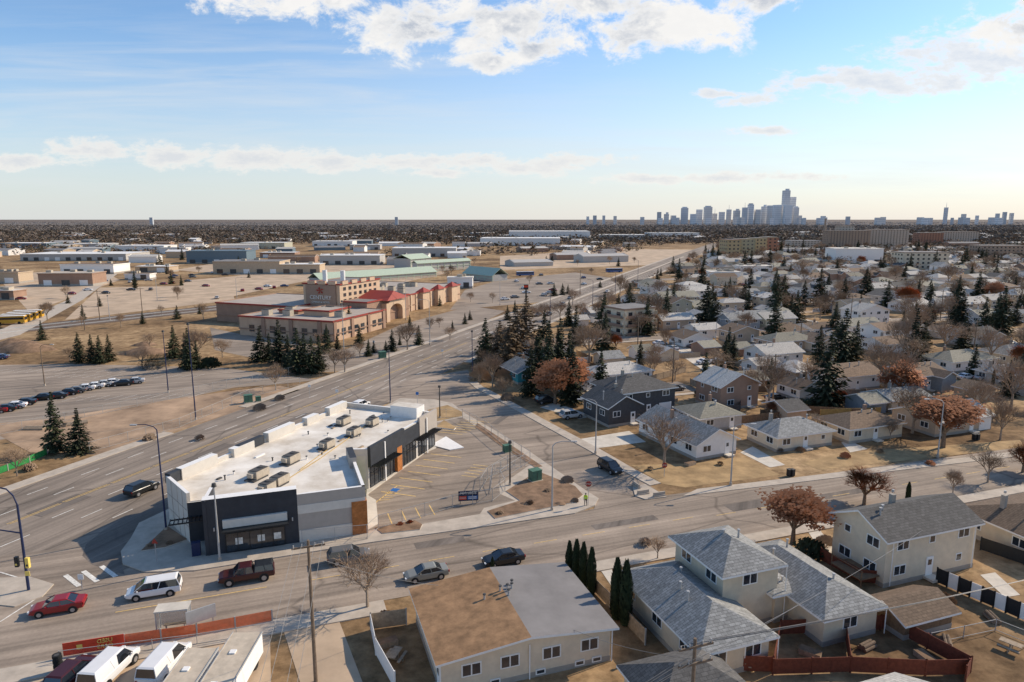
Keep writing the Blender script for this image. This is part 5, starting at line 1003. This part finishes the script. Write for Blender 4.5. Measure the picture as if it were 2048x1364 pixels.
for px,py,s,me in((1135,965,1,S1),(1060,1010,.7,S1),(1000,1030,.6,S1),(1150,1005,.6,S1),(1095,985,.6,S1),(310,735,4,S2),(380,737,3,S2),(1620,1110,2.0,S2),(1690,915,.9,S3),(300,1095,.5,S1),(340,1090,.5,S1),(800,1052,.5,S3),(820,1048,.5,S3),(1560,905,.8,S1),(1600,903,.8,S1),(1680,800,2.2,S3),(1550,835,2.5,S1),(1015,800,1.5,S1),(960,760,3,S1),(980,720,4,S1),(1010,760,3,S1),(1890,1205,1,S1),(420,735,3,S2),(1300,940,.6,S1),(1440,930,.6,S1),(1860,930,.8,S3),(1760,905,.7,S1),(900,1200,.8,S1),(770,1240,.9,S1),(1650,1090,1.2,S1),(1290,1090,.9,S1),(1270,1170,.8,S1),(400,880,1,S1),(300,880,1.2,S1),(520,820,1.4,S1),(560,800,1.2,S1),(60,940,1.1,S1)):
    c=G(px,py); ob('shrub',me,None,(c.x,c.y,.1),random.uniform(0,6),'low scrubby shrub on bare soil' if me!=S2 else 'dark evergreen shrub on dry ground','shrub','shrubs',scale=s)
# ---------- PERSON ----------
c=G(1171,1013); pr=ob('person',None,None,(c.x,c.y,.16),rad(160),'person in hi-vis yellow vest and dark trousers standing on pavement','person')
me=bpy.data.meshes.new('skel'); V=[(0,0,.95,.13),(0,0,1.15,.13),(0,0,1.38,.15),(0,0,1.5,.06),(0,.01,1.62,.095),(0,.01,1.7,.09),(.19,0,1.4,.065),(.24,.03,1.12,.045),(.23,.12,.9,.03),(-.19,0,1.4,.065),(-.24,.03,1.12,.045),(-.23,.12,.9,.03),(.1,0,.88,.095),(.11,.04,.5,.065),(.12,0,.09,.045),(.13,.17,.04,.04),(-.1,0,.88,.095),(-.12,-.05,.5,.065),(-.13,-.1,.09,.045),(-.14,.07,.04,.04)]
Ed=[(0,1),(1,2),(2,3),(3,4),(4,5),(2,6),(6,7),(7,8),(2,9),(9,10),(10,11),(0,12),(12,13),(13,14),(14,15),(0,16),(16,17),(17,18),(18,19)]
for hnd in(8,11):
    x,y,z,_=V[hnd]; s=1 if x>0 else -1
    b=len(V); V.append((x,y+.05,z-.06,.028)); Ed.append((hnd,b))
    for i,(dx,l) in enumerate(((-.025,.07),(-.008,.08),(.009,.075),(.025,.06))): V.append((x+dx,y+.07,z-.06-l,.009)); Ed.append((b,len(V)-1))
    V.append((x-s*.05,y+.07,z-.07,.01)); Ed.append((b,len(V)-1))
me.from_pydata([v[:3] for v in V],Ed,[]); so=bpy.data.objects.new('sk',me); col.objects.link(so); so.modifiers.new('s','SKIN'); so.modifiers.new('u','SUBSURF').levels=1
for i,v in enumerate(V): me.skin_vertices[0].data[i].radius=(v[3],v[3])
me.skin_vertices[0].data[0].use_root=True
dg=bpy.context.evaluated_depsgraph_get(); bm_=bpy.data.meshes.new_from_object(so.evaluated_get(dg)); bpy.data.objects.remove(so)
skin=M('skin',(.45,.27,.19),.6,.05); jeans=M('dark_trousers',(.02,.025,.04),.9,.1); vest=M('hi_vis_yellow',(.6,.8,.03),.7,.05)
bm_.materials.clear(); bm_.materials.append(skin); bm_.materials.append(jeans); bm_.materials.append(vest)
for p in bm_.polygons: z=p.center.z; p.material_index=1 if (z<.98 and abs(p.center.x)<.2) else (2 if z<1.47 and z>.98 else 0); p.use_smooth=True
ob('body',bm_,pr); mb=MB(); 
for i in range(5): a=i*.32; b=(i+1)*.32; mb.cyl((0,.0,1.66+.11*math.sin(a)),(0,0,1.66+.11*math.sin(b)),.115*math.cos(a),.115*math.cos(b),12,jeans,False)
ob('hair',mb.mesh('hair'),pr)
mb=MB(); mb.cyl((0,0,1.0),(0,0,1.42),.2,.19,12,vest,False); mb.cyl((0,0,1.15),(0,0,1.2),.205,.205,12,white,False); ob('safety_vest',mb.mesh('vest'),pr)
# ---------- WORLD ----------
SAZ=62; SEL=32
w=bpy.data.worlds.new('World'); sc.world=w; w.use_nodes=True; nt=w.node_tree;N=nt.nodes;L=nt.links; bg=N['Background']; bg.inputs[1].default_value=.15
sky=N.new('ShaderNodeTexSky'); sky.sky_type='NISHITA'; sky.sun_disc=False; sky.sun_elevation=rad(SEL); sky.sun_rotation=rad(SAZ); sky.altitude=600; sky.air_density=1.0; sky.dust_density=.5; sky.ozone_density=1.3
tc=N.new('ShaderNodeTexCoord'); sp=N.new('ShaderNodeSeparateXYZ'); L.new(tc.outputs['Generated'],sp.inputs[0])
def mth(op,a,b=None,cl=False):
    n=N.new('ShaderNodeMath'); n.operation=op; n.use_clamp=cl
    for i,x in enumerate((a,b)):
        if x is None: continue
        if isinstance(x,(int,float)): n.inputs[i].default_value=x
        else: L.new(x,n.inputs[i])
    return n.outputs[0]
def mrn(x,a,b,c=0,d=1,sm=False):
    n=N.new('ShaderNodeMapRange'); L.new(x,n.inputs[0])
    if sm: n.interpolation_type='SMOOTHSTEP'
    for i,q in enumerate((a,b,c,d)): n.inputs[i+1].default_value=q
    return n.outputs[0]
yy=mth('MAXIMUM',mth('ABSOLUTE',sp.outputs[1]),.05); az=mth('DIVIDE',sp.outputs[0],yy); el=mth('DIVIDE',sp.outputs[2],yy)
cb=N.new('ShaderNodeCombineXYZ'); L.new(az,cb.inputs[0]); L.new(el,cb.inputs[1])
def nz(scale,sx=1,sy=1,rot=0,det=9,off=(0,0,0),rough=.6,dist=0):
    mp=N.new('ShaderNodeMapping'); L.new(cb.outputs[0],mp.inputs[0]); mp.inputs['Scale'].default_value=(sx,sy,1); mp.inputs['Rotation'].default_value=(0,0,rot); mp.inputs['Location'].default_value=off
    n=N.new('ShaderNodeTexNoise'); n.inputs['Scale'].default_value=scale; n.inputs['Detail'].default_value=det; n.inputs['Roughness'].default_value=rough; n.inputs['Distortion'].default_value=dist; L.new(mp.outputs[0],n.inputs[0]); return n.outputs[0]
def sk_dir(px,py): v=(py-682)/F;u=(px-1024)/F; dn=cT-v*sT; return u/dn,(-sT-v*cT)/dn
def blobs(lst):
    tot=None
    for px,py,rx,ry in lst:
        a,e=sk_dir(px,py); s=N.new('ShaderNodeVectorMath'); s.operation='SUBTRACT'; L.new(cb.outputs[0],s.inputs[0]); s.inputs[1].default_value=(a,e,0)
        m=N.new('ShaderNodeVectorMath'); m.operation='MULTIPLY'; L.new(s.outputs[0],m.inputs[0]); m.inputs[1].default_value=(F/rx,F/ry,0)
        l=N.new('ShaderNodeVectorMath'); l.operation='LENGTH'; L.new(m.outputs[0],l.inputs[0]); q=mth('SUBTRACT',1,l.outputs['Value'],True)
        tot=q if tot is None else mth('MAXIMUM',tot,q)
    return tot
big=blobs([(820,50,220,85),(1010,50,200,95),(1070,95,140,50),(1320,55,220,85),(600,-20,320,75),(1180,10,240,60),(980,125,100,34),(1520,-5,140,45),(2050,60,170,75),(2120,10,180,80)])
low=blobs([(190,302,180,38),(360,312,170,36),(520,320,290,38),(660,322,180,32),(800,325,170,26),(950,323,120,24),(1060,335,160,28),(1170,318,120,22),(1300,358,170,18),(1450,356,200,17),(1560,354,150,15),(870,346,100,14),(40,322,180,26),(1490,203,100,20),(1535,262,110,15),(1440,188,90,14),(1760,165,300,46),(1950,115,280,80),(1650,160,160,26)])
n1=nz(11,1,1.6,det=14,rough=.68,dist=.25); n2=nz(11,1,1.6,off=(-.03,-.09,0),det=7,rough=.62,dist=.25); n1b=nz(11,1,1.6,det=7,rough=.62,dist=.25); n3=nz(18,1,2.3,rot=rad(-6),det=13,rough=.68,dist=.1)
def dens(b,n,k,amp,lo,hi):
    v=mth('ADD',mth('MULTIPLY',b,k),mth('MULTIPLY',mth('SUBTRACT',n,.5),amp)); return v,mth('MULTIPLY',mrn(v,lo,hi,sm=True),mth('MULTIPLY',b,6,True))
v1,d1=dens(big,n1,1.25,3.6,.28,.86); v2,d2=dens(low,n3,1.15,2.9,.26,.85)
ci=nz(3,1,13,rad(9),det=12,dist=.35); cm=blobs([(350,190,1000,190),(300,270,900,150),(1500,330,900,120)]); d3=mth('MULTIPLY',mth('MULTIPLY',mrn(ci,.42,.75),mth('MULTIPLY',cm,1.6,True)),.5)
hzp=mth('POWER',mrn(el,0,.27,1,0),1.35)
def mix(f,a,b,bt='MIX'):
    n=N.new('ShaderNodeMixRGB'); n.blend_type=bt
    if isinstance(f,(int,float)): n.inputs[0].default_value=f
    else: L.new(f,n.inputs[0])
    for i,x in((1,a),(2,b)):
        if isinstance(x,tuple): n.inputs[i].default_value=x+(1,)
        else: L.new(x,n.inputs[i])
    return n.outputs[0]
hcol=mix(mrn(az,-.5,.65),(4.75,4.85,4.8),(5.9,5.4,4.9))
base_=mix(mth('MULTIPLY',hzp,.92),mix(1.0,sky.outputs[0],(.84,1.0,1.14),'MULTIPLY'),hcol)
c3=mix(d3,base_,(5.2,5.35,5.5))
lowc=mix(mth('MULTIPLY',d2,.85),c3,mix(mrn(v2,.6,1.3),(6.2,6.0,5.7),(4.9,5.0,5.2)))
lit=mrn(mth('SUBTRACT',n1b,n2),-.10,.10,0,1)
thick=mrn(v1,.55,1.3,sm=True)
sh=mth('MULTIPLY',thick,mth('SUBTRACT',1.1,lit),True)
cc=mix(sh,(6.4,6.3,6.15),(3.3,3.65,4.25))
top_=mix(d1,lowc,cc)
L.new(top_,bg.inputs[0])
sd=bpy.data.lights.new('sun','SUN'); sd.energy=5.0; sd.angle=rad(.53); sd.color=(1,.86,.68); so=bpy.data.objects.new('sun',sd); col.objects.link(so)
az_=rad(SAZ); e_=rad(SEL); dv=Vector((math.sin(az_)*math.cos(e_),math.cos(az_)*math.cos(e_),math.sin(e_))); so.rotation_euler=(-dv).to_track_quat('-Z','Y').to_euler(); so.location=(100,50,200)
cd=bpy.data.cameras.new('camera'); cd.lens=24; cd.sensor_width=36; cd.clip_start=.5; cd.clip_end=90000; co=bpy.data.objects.new('camera',cd); col.objects.link(co); co.location=(0,0,H); co.rotation_euler=(math.pi/2-TH,0,0); sc.camera=co
sc.view_settings.view_transform='Standard'
print('houses',nh,'garages',ng)
